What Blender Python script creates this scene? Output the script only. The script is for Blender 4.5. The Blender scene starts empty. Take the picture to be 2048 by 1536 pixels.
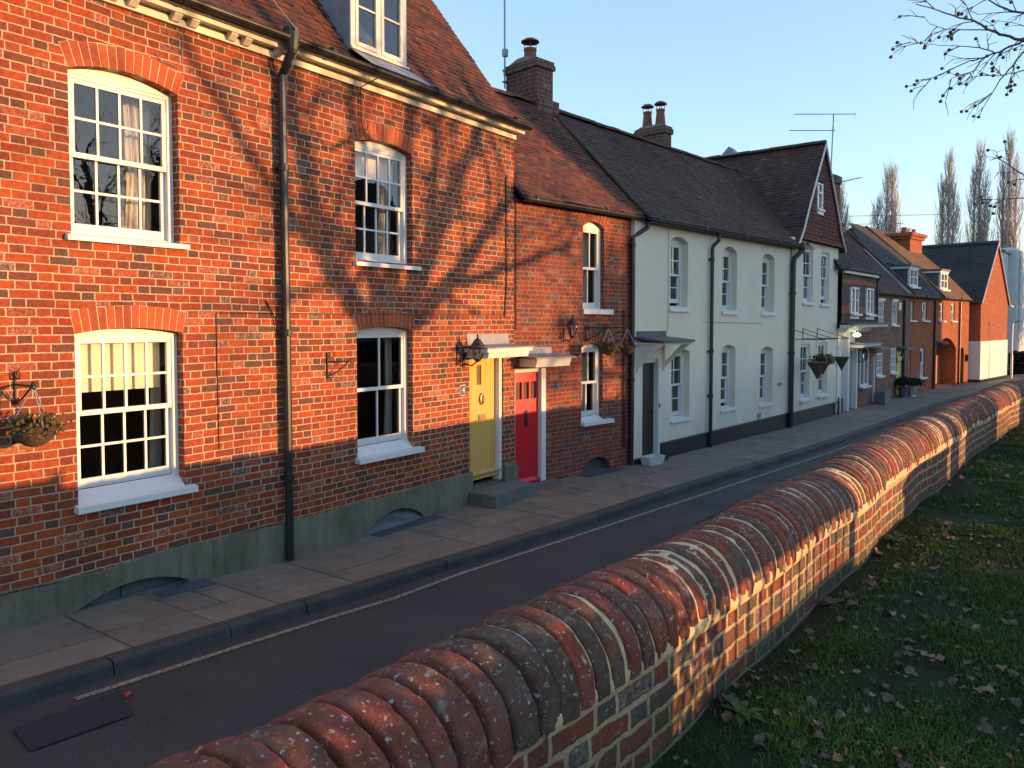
import bpy, bmesh, math, random
from mathutils import Vector, Matrix, noise
PI = math.pi
R = math.radians
SC = bpy.context.scene
COL = SC.collection
rng = random.Random(7)

# ------------------------------------------------------------------ camera
PSI, PITCH, CAMZ = R(35.33), R(2.3), 2.66
cam = bpy.data.cameras.new('camera')
cam.sensor_width = 36.0
cam.lens = 36.0 * 1535 / 2048
cam.shift_y = -61 / 2048
cam.clip_start, cam.clip_end = 0.05, 2000
camo = bpy.data.objects.new('camera', cam)
COL.objects.link(camo)
camo.location = (0, 0, CAMZ)
fw = Vector((math.cos(PSI) * math.cos(PITCH), math.sin(PSI) * math.cos(PITCH), -math.sin(PITCH)))
camo.rotation_euler = fw.to_track_quat('-Z', 'Y').to_euler()
SC.camera = camo

# ------------------------------------------------------------------ light
SUN_AZ, SUN_EL = R(20), R(4.2)      # azimuth off the facade normal towards +X
TO_SUN = Vector((math.sin(SUN_AZ) * math.cos(SUN_EL), -math.cos(SUN_AZ) * math.cos(SUN_EL), math.sin(SUN_EL)))
sl = bpy.data.lights.new('sun', 'SUN')
sl.energy = 2.45
sl.angle = R(0.5)
sl.color = (1.0, 0.52, 0.20)
slo = bpy.data.objects.new('sun', sl)
COL.objects.link(slo)
slo.rotation_euler = TO_SUN.to_track_quat('Z', 'Y').to_euler()
slo.location = (0, -20, 30)
W = bpy.data.worlds.new('World')
SC.world = W
W.use_nodes = True
wn = W.node_tree
for n in list(wn.nodes):
    wn.nodes.remove(n)
sky = wn.nodes.new('ShaderNodeTexSky')
sky.sky_type = 'NISHITA'
sky.sun_disc = False
sky.sun_elevation = SUN_EL
sky.sun_rotation = PI / 2 - math.atan2(TO_SUN.y, TO_SUN.x)
sky.air_density = 1.0
sky.dust_density = 0.3
sky.ozone_density = 3.0
bg = wn.nodes.new('ShaderNodeBackground')
bg.inputs['Strength'].default_value = 0.15
wo = wn.nodes.new('ShaderNodeOutputWorld')
gm = wn.nodes.new('ShaderNodeGamma')            # evens out the glow around the low sun
gm.inputs['Gamma'].default_value = 0.62
tn = wn.nodes.new('ShaderNodeMix'); tn.data_type = 'RGBA'; tn.blend_type = 'MULTIPLY'
tn.inputs[0].default_value = 1.0
tn.inputs[7].default_value = (1.84, 1.77, 1.82, 1)
wn.links.new(sky.outputs[0], gm.inputs['Color'])
wn.links.new(gm.outputs[0], tn.inputs[6])
wn.links.new(tn.outputs[2], bg.inputs['Color'])
wn.links.new(bg.outputs[0], wo.inputs['Surface'])
SC.view_settings.view_transform = 'Standard'
SC.view_settings.look = 'None'
SC.view_settings.exposure = 1.7
SC.view_settings.gamma = 1.0

# ------------------------------------------------------------------ material helpers
class NT:
    def __init__(s, name):
        s.m = bpy.data.materials.new(name)
        s.m.use_nodes = True
        s.t = s.m.node_tree
        for n in list(s.t.nodes):
            s.t.nodes.remove(n)
        s.out = s.t.nodes.new('ShaderNodeOutputMaterial')
        s._tc = None
    def n(s, ty, **kw):
        nd = s.t.nodes.new(ty)
        for k, v in kw.items():
            setattr(nd, k, v)
        return nd
    def set(s, sock, v):
        if isinstance(v, bpy.types.NodeSocket):
            s.t.links.new(v, sock)
        elif v is not None:
            if sock.type == 'RGBA' and len(v) == 3:
                v = (*v, 1)
            sock.default_value = v
    def math(s, op, a, b=None, c=None, clamp=False):
        nd = s.n('ShaderNodeMath', operation=op, use_clamp=clamp)
        for i, v in enumerate((a, b, c)):
            if v is not None:
                s.set(nd.inputs[i], v)
        return nd.outputs[0]
    def coord(s):
        if s._tc is None:
            s._tc = s.n('ShaderNodeTexCoord')
        return s._tc
    def obj(s):
        return s.coord().outputs['Object']
    def noise(s, scale, detail=3, rough=.55, vec=None, dist=0):
        nd = s.n('ShaderNodeTexNoise')
        s.set(nd.inputs['Vector'], vec if vec is not None else s.obj())
        s.set(nd.inputs['Scale'], scale)
        nd.inputs['Detail'].default_value = detail
        nd.inputs['Roughness'].default_value = rough
        nd.inputs['Distortion'].default_value = dist
        return nd.outputs['Fac']
    def stretch(s, sx, sy, sz):
        nd = s.n('ShaderNodeMapping')
        s.set(nd.inputs['Vector'], s.obj())
        nd.inputs['Scale'].default_value = (sx, sy, sz)
        return nd.outputs[0]
    def map(s, v, a, b, c, d, clamp=True):
        nd = s.n('ShaderNodeMapRange', clamp=clamp)
        for i, x in enumerate((v, a, b, c, d)):
            s.set(nd.inputs[i], x)
        return nd.outputs[0]
    def ramp(s, v, stops, interp='LINEAR'):
        nd = s.n('ShaderNodeValToRGB')
        cr = nd.color_ramp
        cr.interpolation = interp
        while len(cr.elements) < len(stops):
            cr.elements.new(0.5)
        for e, (p, c) in zip(cr.elements, stops):
            e.position = p
            e.color = (*c, 1)
        s.set(nd.inputs[0], v)
        return nd.outputs[0]
    def mix(s, f, a, b, mode='MIX'):
        nd = s.n('ShaderNodeMix', data_type='RGBA', blend_type=mode)
        s.set(nd.inputs[0], f)
        s.set(nd.inputs[6], a)
        s.set(nd.inputs[7], b)
        return nd.outputs[2]
    def scale(s, col, f):
        nd = s.n('ShaderNodeVectorMath', operation='SCALE')
        s.set(nd.inputs[0], col)
        s.set(nd.inputs['Scale'], f)
        return nd.outputs[0]
    def island(s):
        return s.n('ShaderNodeNewGeometry').outputs['Random Per Island']
    def bsdf(s, col, rough=.8, bump=None, dist=.01, strength=1., metal=0, spec=.5):
        p = s.n('ShaderNodeBsdfPrincipled')
        s.set(p.inputs['Base Color'], col)
        s.set(p.inputs['Roughness'], rough)
        p.inputs['Metallic'].default_value = metal
        p.inputs['Specular IOR Level'].default_value = spec
        if bump is not None:
            b = s.n('ShaderNodeBump')
            b.inputs['Strength'].default_value = strength
            b.inputs['Distance'].default_value = dist
            s.set(b.inputs['Height'], bump)
            s.t.links.new(b.outputs[0], p.inputs['Normal'])
        s.t.links.new(p.outputs[0], s.out.inputs[0])
        return s.m

def plain(name, col, rough=.7, var=.15, sc=6., bumpd=.003, bsc=60., metal=0, spec=.5):
    t = NT(name)
    f = t.map(t.noise(sc, 5, .6), .25, .75, 1 - var, 1 + var)
    c = t.scale(t.mix(0, col, col), f)
    return t.bsdf(c, rough, t.noise(bsc, 3), bumpd, .6, metal, spec)

def brick_mat(name, stops, mortar, h=.075, P=.345, mw=.011, bond=True, dark=.25, wob=.006, grime=.25, bscale=1., lich=0., moss=0., bumpd=.008):
    t = NT(name)
    sp = t.n('ShaderNodeSeparateXYZ'); t.set(sp.inputs[0], t.obj())
    sn = t.n('ShaderNodeSeparateXYZ'); t.set(sn.inputs[0], t.coord().outputs['Normal'])
    side = t.math('GREATER_THAN', t.math('ABSOLUTE', sn.outputs[0]), .6)
    u = t.math('ADD', t.math('MULTIPLY', sp.outputs[0], t.math('SUBTRACT', 1, side)), t.math('MULTIPLY', sp.outputs[1], side))
    n1 = t.noise(9., 3); n2 = t.noise(11., 3, vec=t.stretch(1, 1, 1.3)); n3 = t.noise(.55, 2)
    u = t.math('ADD', u, t.math('MULTIPLY', t.math('SUBTRACT', n1, .5), wob * 2.2))
    z = t.math('ADD', sp.outputs[2], t.math('ADD', t.math('MULTIPLY', t.math('SUBTRACT', n2, .5), wob * 2), t.math('MULTIPLY', t.math('SUBTRACT', n3, .5), .05)))
    zr = t.math('DIVIDE', z, h)
    row = t.math('FLOOR', zr); zf = t.math('FRACT', zr)
    rp = t.math('FLOORED_MODULO', row, 2.)
    wr = t.n('ShaderNodeTexWhiteNoise', noise_dimensions='1D'); t.set(wr.inputs['W'], row)
    xs = t.math('ADD', t.math('DIVIDE', u, P), t.math('ADD', t.math('MULTIPLY', rp, .5), t.math('MULTIPLY', wr.outputs[0], .16)))
    cell = t.math('FLOOR', xs); f = t.math('FRACT', xs)
    k = .66 if bond else .5
    hd = t.math('GREATER_THAN', f, k)
    a = t.math('MULTIPLY', t.math('MINIMUM', t.math('MINIMUM', f, t.math('ABSOLUTE', t.math('SUBTRACT', f, k))), t.math('SUBTRACT', 1, f)), P)
    b = t.math('MULTIPLY', t.math('MINIMUM', zf, t.math('SUBTRACT', 1, zf)), h)
    d = t.math('MINIMUM', a, b)
    edge = t.math('ADD', d, t.math('MULTIPLY', t.math('SUBTRACT', t.noise(48., 5, .7), .5), .013))
    bf = t.map(edge, mw / 2 - .002, mw / 2 + .002, 0, 1)
    idv = t.n('ShaderNodeCombineXYZ')
    t.set(idv.inputs[0], t.math('ADD', t.math('MULTIPLY', cell, 2.), hd)); t.set(idv.inputs[1], row)
    wn_ = t.n('ShaderNodeTexWhiteNoise', noise_dimensions='3D'); t.set(wn_.inputs[0], idv.outputs[0])
    sc_ = t.n('ShaderNodeSeparateColor'); t.set(sc_.inputs[0], wn_.outputs['Color'])
    v = t.math('ADD', wn_.outputs['Value'], t.math('MULTIPLY', hd, dark * .6), clamp=True)
    v = t.math('ADD', v, t.math('MULTIPLY', t.math('SUBTRACT', t.noise(.9, 3), .5), .5), clamp=True)
    c = t.ramp(v, stops)
    vb = t.map(sc_.outputs[0], 0, 1, .78, 1.18)
    mot = t.map(t.noise(26., 5, .75), .28, .75, .55, 1.32)
    c = t.scale(c, t.math('MULTIPLY', vb, mot))
    smut = t.math('MULTIPLY', t.map(t.noise(10., 5, .7, dist=.6), .50, .70, 0, .75), t.map(sc_.outputs[2], .15, .75, 0, 1))
    c = t.mix(smut, c, (.075, .046, .032))
    # pale bloom on some bricks and speckle
    eff = t.math('MULTIPLY', t.map(sc_.outputs[1], .86, .93, 0, 1), t.map(t.noise(38., 5, .7), .46, .62, 0, .55))
    c = t.mix(eff, c, (.42, .36, .30))
    mc = t.scale(t.mix(0, mortar, mortar), t.map(t.noise(14., 4, .7), .3, .7, .7, 1.15))
    mc = t.mix(t.map(t.noise(.7, 4), .5, .66, 0, .55), mc, t.scale(t.mix(0, mortar, mortar), .5))
    c = t.mix(bf, mc, c)
    c = t.scale(c, t.map(t.noise(.8, 5, .65), .25, .75, 1 - grime, 1 + grime * .6))
    if lich:
        c = t.mix(t.map(t.noise(45., 4, .75), .62, .66, 0, lich), c, (.55, .52, .46))
        c = t.mix(t.map(t.noise(7., 5, .7), .55, .68, 0, lich), c, (.09, .085, .065))
    if moss:
        mz = t.map(t.math('ADD', sp.outputs[2], t.math('MULTIPLY', t.noise(3., 4), .35)), 1.15, 1.5, moss, 0)
        c = t.mix(mz, c, (.045, .055, .028))
    hgt = t.math('ADD', t.math('MULTIPLY', bf, .8), t.math('ADD', t.math('MULTIPLY', t.noise(40., 4, .7), .45), t.math('MULTIPLY', wn_.outputs['Value'], .35)))
    return t.bsdf(c, .92, hgt, bumpd * bscale, .9, 0, .25)

RED = [(0, (.47, .10, .030)), (.25, (.40, .078, .026)), (.5, (.31, .058, .024)), (.7, (.21, .045, .024)), (.87, (.15, .048, .030)), (1, (.10, .054, .040))]
RED2 = [(0, (.36, .075, .032)), (.3, (.29, .062, .032)), (.6, (.22, .05, .032)), (.85, (.15, .045, .035)), (1, (.09, .06, .05))]
BRN = [(0, (.33, .15, .09)), (.4, (.25, .105, .065)), (.7, (.19, .085, .06)), (1, (.13, .075, .06))]
ORG = [(0, (.44, .135, .06)), (.4, (.38, .115, .052)), (.8, (.33, .10, .05)), (1, (.25, .085, .05))]
OLD = [(0, (.33, .085, .05)), (.35, (.25, .065, .045)), (.6, (.17, .07, .05)), (.8, (.10, .075, .06)), (1, (.085, .08, .06))]
M = {}
M['brick'] = brick_mat('brick_orange', RED, (.54, .40, .27), mw=.012, grime=.30, dark=.10)
M['brick2'] = brick_mat('brick_red', RED2, (.36, .26, .19), h=.074, dark=.1, mw=.010)
M['brick_brown'] = brick_mat('brick_brown', BRN, (.36, .28, .21), h=.075, mw=.014)
M['brick_new'] = brick_mat('brick_new', ORG, (.36, .18, .11), h=.075, mw=.009, grime=.12, dark=.1)
M['brick_chim'] = brick_mat('brick_chimney', [(0, (.2, .08, .06)), (.5, (.13, .06, .05)), (1, (.07, .055, .05))], (.27, .23, .19), h=.085, lich=.35)
M['brick_old'] = brick_mat('brick_churchyard', OLD, (.50, .37, .21), h=.088, P=.36, mw=.022, wob=.018, dark=.1, lich=.6, moss=.75, bumpd=.014, grime=.4)

def island_mat(name, stops, rough=.85, nsc=14., lo=.65, hi=1.25, big=.3, bsc=50., bumpd=.004, lich=0., moss=None, spec=.3):
    t = NT(name)
    c = t.ramp(t.island(), stops)
    c = t.scale(c, t.map(t.noise(nsc, 5, .7), .25, .75, lo, hi))
    c = t.scale(c, t.map(t.noise(.7, 4, .6), .25, .75, 1 - big, 1 + big))
    if lich:
        c = t.mix(t.map(t.noise(48., 5, .72), .60, .645, 0, lich), c, (.60, .56, .50))
        c = t.mix(t.map(t.noise(5.5, 6, .75), .50, .64, 0, lich), c, (.10, .085, .065))
        c = t.mix(t.map(t.noise(9., 5, .7), .60, .72, 0, lich), c, (.33, .29, .25))
    if moss:
        c = t.mix(t.map(t.noise(4., 5, .7), .58, .75, 0, moss), c, (.085, .085, .03))
    return t.bsdf(c, rough, t.noise(bsc, 5, .7), bumpd, .9, 0, spec)

M['tile'] = island_mat('clay_tile', [(0, (.11, .038, .026)), (.35, (.15, .052, .032)), (.65, (.095, .04, .03)), (.88, (.06, .034, .03)), (1, (.22, .085, .04))], moss=.25)
M['tile_dk'] = island_mat('clay_tile_dark', [(0, (.074, .040, .032)), (.4, (.098, .050, .037)), (.75, (.060, .038, .032)), (.93, (.09, .05, .038)), (1, (.15, .07, .045))], moss=.12, lich=.0)
M['tile_hung'] = island_mat('hung_tile', [(0, (.13, .042, .03)), (.5, (.10, .036, .028)), (1, (.17, .06, .035))])
M['tile_orange'] = island_mat('hung_tile_orange', [(0, (.36, .12, .06)), (1, (.28, .09, .05))])
M['tile_grey'] = island_mat('hung_tile_grey', [(0, (.085, .07, .055)), (.6, (.11, .085, .065)), (1, (.07, .06, .05))])
M['tile_new'] = island_mat('roof_tile_new', [(0, (.045, .042, .042)), (1, (.065, .055, .05))])
M['tile_tan'] = island_mat('roof_tile_tan', [(0, (.12, .07, .042)), (1, (.16, .095, .055))])
M['coping'] = island_mat('coping_brick', [(0, (.28, .060, .034)), (.3, (.22, .055, .034)), (.5, (.15, .058, .038)), (.68, (.11, .062, .042)), (.84, (.24, .062, .036)), (1, (.085, .06, .044))], lich=.75, nsc=22., lo=.55, hi=1.35, big=.2, bsc=70., bumpd=.010, moss=.3)
M['arch'] = island_mat('arch_brick', [(0, (.42, .095, .035)), (.6, (.35, .075, .032)), (1, (.27, .06, .032))], nsc=30.)
M['arch2'] = island_mat('arch_brick_red', [(0, (.30, .07, .035)), (.6, (.24, .055, .032)), (1, (.17, .045, .032))], nsc=30.)
M['mortar'] = plain('lime_mortar', (.55, .41, .22), .95, .3, 9., .006, 70.)
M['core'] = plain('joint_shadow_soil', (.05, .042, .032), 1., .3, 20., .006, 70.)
M['white'] = plain('white_paint', (.66, .66, .65), .45, .05, 3., .0008, 30.)
M['white_old'] = plain('old_white_paint', (.66, .62, .54), .6, .18, 7., .002, 40.)
M['cornice'] = plain('cream_paint', (.66, .60, .47), .6, .15, 5., .002, 40.)
M['lead'] = plain('weathered_lead', (.22, .23, .26), .55, .35, 5., .004, 18.)
M['lead_dk'] = plain('dark_lead', (.075, .085, .10), .5, .3, 5., .003, 20.)
M['black'] = plain('black_paint', (.018, .019, .022), .4, .2, 5., .001, 40.)
M['iron'] = plain('rusty_iron', (.022, .018, .016), .6, .3, 20., .001, 60.)
M['concrete'] = None
M['stone'] = None
M['dark'] = plain('dark_room', (.17, .115, .08), .9, .3, 2., .001, 10.)
M['curtain'] = plain('grey_curtain', (.52, .50, .47), .9, .06, 4., .002, 30.)
M['blind'] = plain('cream_blind', (.80, .74, .62), .9, .03, 2., .0005, 80.)
M['terracotta'] = plain('terracotta', (.20, .075, .055), .8, .25, 8., .003, 40.)
M['wicker'] = None
M['brass'] = plain('aged_brass', (.33, .25, .14), .4, .2, 20., .001, 60., metal=.8)
M['yellow'] = plain('yellow_paint', (.62, .37, .09), .4, .05, 3., .0006, 40.)
M['yellow_lime'] = plain('lime_yellow_paint', (.52, .46, .06), .5, .15, 12., .001, 40.)
M['red'] = plain('red_paint', (.56, .012, .022), .35, .05, 3., .0006, 40.)
M['darkdoor'] = plain('dark_oak', (.028, .02, .018), .5, .25, 8., .001, 40.)
M['greydoor'] = plain('grey_green_paint', (.24, .29, .29), .5, .08, 5., .001, 40.)
M['slate_door'] = plain('slate_blue_paint', (.10, .13, .16), .5, .08, 5., .001, 40.)
M['orange_gate'] = plain('cedar_gate', (.42, .17, .08), .7, .12, 6., .002, 30.)
M['blue'] = plain('blue_enamel', (.02, .06, .25), .4, .1, 10., .0005, 40.)
M['green_leaf'] = island_mat('green_leaf', [(0, (.035, .06, .018)), (.6, (.06, .085, .02)), (1, (.10, .09, .03))])
M['dry_plant'] = island_mat('dry_foliage', [(0, (.10, .06, .025)), (.5, (.075, .07, .022)), (1, (.15, .10, .05))])
M['dark_leaf'] = island_mat('dark_hedge_leaf', [(0, (.012, .02, .012)), (.7, (.02, .03, .016)), (1, (.035, .04, .02))])
M['white_pot'] = plain('white_stone', (.55, .56, .56), .7, .15, 6., .002, 40.)
M['galv'] = plain('galvanised_steel', (.35, .38, .42), .4, .15, 8., .001, 40., metal=.4)
M['bark'] = plain('plane_bark', (.14, .12, .09), .9, .35, 4., .01, 30.)
M['twig'] = plain('twig_bark', (.10, .085, .075), .9, .2, 4., .002, 30.)
M['poplar'] = plain('poplar_twig', (.40, .34, .30), .95, .2, 2., .002, 30.)
M['bush'] = plain('bare_bush_twig', (.24, .19, .15), .95, .2, 2., .002, 30.)
M['steel'] = plain('aerial_steel', (.22, .24, .26), .4, .1, 10., .0005, 40., metal=.5)
M['slate'] = plain('slate_slab', (.10, .112, .125), .6, .3, 6., .003, 30.)
M['pale_render'] = plain('pale_render', (.46, .50, .52), .85, .08, 1.5, .003, 40.)
M['white_render'] = plain('white_render', (.66, .66, .62), .85, .05, 1.5, .003, 40.)
M['asphalt_dk'] = plain('fresh_asphalt', (.020, .021, .024), .85, .2, 20., .004, 160.)
M['church'] = plain('flint_wall', (.22, .20, .17), .9, .4, 8., .03, 14.)

def mk_cream():
    t = NT('cream_render')
    c = t.scale(t.mix(0, (.70, .64, .52), (.7, .64, .52)), t.map(t.noise(1.2, 5, .6, vec=t.stretch(1, 1, .5)), .25, .75, .93, 1.05))
    sp = t.n('ShaderNodeSeparateXYZ'); t.set(sp.inputs[0], t.obj())
    low = t.math('MULTIPLY', t.map(sp.outputs[2], .3, 1.5, 1, 0), t.map(t.noise(3., 5, .7, vec=t.stretch(1, 1, .35)), .42, .62, 0, .35))
    c = t.mix(low, c, (.36, .36, .31))
    return t.bsdf(c, .75, t.math('ADD', t.noise(3., 3), t.math('MULTIPLY', t.noise(70., 3), .15)), .012, .5, 0, .3)
M['cream'] = mk_cream()

def mk_concrete():
    t = NT('green_stained_render')
    c = t.ramp(t.noise(2.2, 6, .65, vec=t.stretch(1, 1, .6)), [(0.25, (.105, .10, .06)), (.45, (.165, .15, .10)), (.6, (.215, .195, .14)), (.8, (.125, .12, .07))])
    c = t.scale(c, t.map(t.noise(30., 5, .7), .3, .7, .8, 1.15))
    st = t.map(t.noise(10., 4, .7, vec=t.stretch(1.6, 1, .12)), .45, .7, 0, .5)
    c = t.mix(st, c, (.06, .065, .045))
    return t.bsdf(c, .9, t.noise(60., 5, .7), .004, .8, 0, .3)
M['concrete'] = mk_concrete()

def mk_stone():
    t = NT('york_stone')
    c = t.ramp(t.island(), [(0, (.20, .155, .115)), (.5, (.225, .178, .135)), (1, (.175, .147, .117))])
    c = t.scale(c, t.map(t.noise(3., 6, .7), .3, .7, .72, 1.18))
    c = t.scale(c, t.map(t.noise(45., 4, .7), .3, .7, .88, 1.1))
    return t.bsdf(c, .8, t.noise(18., 5, .7), .006, .7, 0, .3)
M['stone'] = mk_stone()
M['joint'] = plain('slab_joint', (.25, .235, .20), .95, .25, 20., .003, 80.)
M['step'] = plain('worn_stone', (.135, .13, .115), .85, .3, 9., .004, 50.)

def mk_kerb():
    t = NT('granite_kerb')
    c = t.ramp(t.island(), [(0, (.062, .057, .053)), (1, (.088, .082, .076))])
    c = t.scale(c, t.map(t.noise(90., 4, .8), .3, .7, .65, 1.3))
    c = t.scale(c, t.map(t.noise(4., 5, .7), .3, .7, .7, 1.15))
    return t.bsdf(c, .75, t.noise(60., 5, .7), .004, .8, 0, .3)
M['kerb'] = mk_kerb()

def mk_road():
    t = NT('asphalt')
    c = t.ramp(t.noise(1.1, 6, .6), [(.2, (.046, .043, .042)), (.5, (.058, .054, .053)), (.8, (.074, .068, .063))])
    c = t.scale(c, t.map(t.noise(140., 3, .8), .3, .7, .62, 1.35))
    vo = t.n('ShaderNodeTexVoronoi'); t.set(vo.inputs['Vector'], t.obj()); vo.inputs['Scale'].default_value = 42.
    sp_ = t.math('MULTIPLY', t.math('LESS_THAN', vo.outputs['Distance'], .17), t.map(t.noise(1.6, 4, .6), .46, .62, 0, .75))
    c = t.mix(sp_, c, (.22, .21, .20))
    cr = t.noise(1.7, 3, .5, dist=1.2)
    crack = t.map(t.math('ABSOLUTE', t.math('SUBTRACT', cr, .5)), 0, .006, .5, 0)
    c = t.mix(crack, c, (.018, .018, .02))
    return t.bsdf(c, t.map(t.noise(1.3, 4), .3, .7, .62, .85), t.noise(150., 3, .8), .006, 1., 0, .35)
M['road'] = mk_road()
def mk_line():
    t = NT('worn_line_paint')
    p = t.n('ShaderNodeBsdfPrincipled')
    t.set(p.inputs['Base Color'], t.scale(t.mix(0, (.30, .27, .19), (.3, .27, .2)), t.map(t.noise(30., 5, .75), .3, .7, .55, 1.15)))
    p.inputs['Roughness'].default_value = .8
    tr = t.n('ShaderNodeBsdfTransparent')
    mx = t.n('ShaderNodeMixShader')
    t.set(mx.inputs[0], t.map(t.noise(34., 5, .75), .40, .50, .25, 1))
    t.t.links.new(tr.outputs[0], mx.inputs[1]); t.t.links.new(p.outputs[0], mx.inputs[2])
    t.t.links.new(mx.outputs[0], t.out.inputs[0])
    return t.m
M['line'] = mk_line()

def mk_soil():
    t = NT('churchyard_soil')
    c = t.ramp(t.noise(6., 6, .7), [(.2, (.020, .019, .012)), (.45, (.028, .036, .014)), (.6, (.03, .045, .016)), (.8, (.045, .034, .022))])
    c = t.scale(c, t.map(t.noise(60., 4, .8), .3, .7, .6, 1.3))
    return t.bsdf(c, .95, t.noise(40., 5, .8), .02, 1., 0, .2)
M['soil'] = mk_soil()
M['ground'] = plain('distant_ground', (.06, .065, .04), .95, .3, .2, .02, 2.)
M['grass'] = island_mat('grass_blade', [(0, (.030, .055, .010)), (.45, (.050, .088, .014)), (.78, (.075, .108, .022)), (.94, (.09, .10, .03)), (1, (.15, .12, .06))], nsc=1.5, lo=.7, hi=1.2)
M['leaf'] = None
def mk_leaf():
    t = NT('dry_leaf')
    oi = t.n('ShaderNodeObjectInfo').outputs['Random']
    v = t.math('FRACT', t.math('ADD', oi, t.island()))
    c = t.ramp(v, [(0, (.13, .08, .052)), (.35, (.085, .05, .032)), (.6, (.17, .115, .078)), (.8, (.11, .075, .055)), (.93, (.24, .18, .13)), (1, (.30, .13, .04))])
    c = t.scale(c, t.map(t.noise(60., 4, .7), .3, .7, .7, 1.2))
    return t.bsdf(c, .7, t.noise(90., 3), .002, .6, 0, .3)
M['leaf'] = mk_leaf()
def mk_wicker():
    t = NT('wicker')
    wv = t.n('ShaderNodeTexWave', bands_direction='Z'); t.set(wv.inputs['Vector'], t.obj())
    wv.inputs['Scale'].default_value = 28.; wv.inputs['Distortion'].default_value = 3.; wv.inputs['Detail'].default_value = 3
    c = t.ramp(wv.outputs['Fac'], [(0, (.035, .022, .014)), (.6, (.12, .07, .04)), (1, (.17, .105, .06))])
    return t.bsdf(c, .8, wv.outputs['Fac'], .01, 1.)
M['wicker'] = mk_wicker()
def mk_glass():
    t = NT('window_glass')
    fr = t.n('ShaderNodeFresnel'); fr.inputs['IOR'].default_value = 1.5
    bp = t.n('ShaderNodeBump'); bp.inputs['Strength'].default_value = .12; bp.inputs['Distance'].default_value = .004
    t.set(bp.inputs['Height'], t.noise(5., 2)); 
    gl = t.n('ShaderNodeBsdfGlossy'); gl.inputs['Roughness'].default_value = .0
    gl.inputs['Color'].default_value = (.95, .97, 1, 1)
    t.t.links.new(bp.outputs[0], gl.inputs['Normal'])
    tr = t.n('ShaderNodeBsdfTransparent'); tr.inputs['Color'].default_value = (.93, .94, .93, 1)
    mx = t.n('ShaderNodeMixShader')
    t.set(mx.inputs[0], t.math('MULTIPLY', fr.outputs[0], 1.9, clamp=True))
    t.t.links.new(tr.outputs[0], mx.inputs[1]); t.t.links.new(gl.outputs[0], mx.inputs[2])
    t.t.links.new(mx.outputs[0], t.out.inputs[0])
    return t.m
M['glass'] = mk_glass()
def mk_lamp():
    t = NT('lit_lamp')
    e = t.n('ShaderNodeEmission'); e.inputs['Color'].default_value = (1, .86, .55, 1); e.inputs['Strength'].default_value = 1.3
    t.t.links.new(e.outputs[0], t.out.inputs[0])
    return t.m
M['lit'] = mk_lamp()

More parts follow.
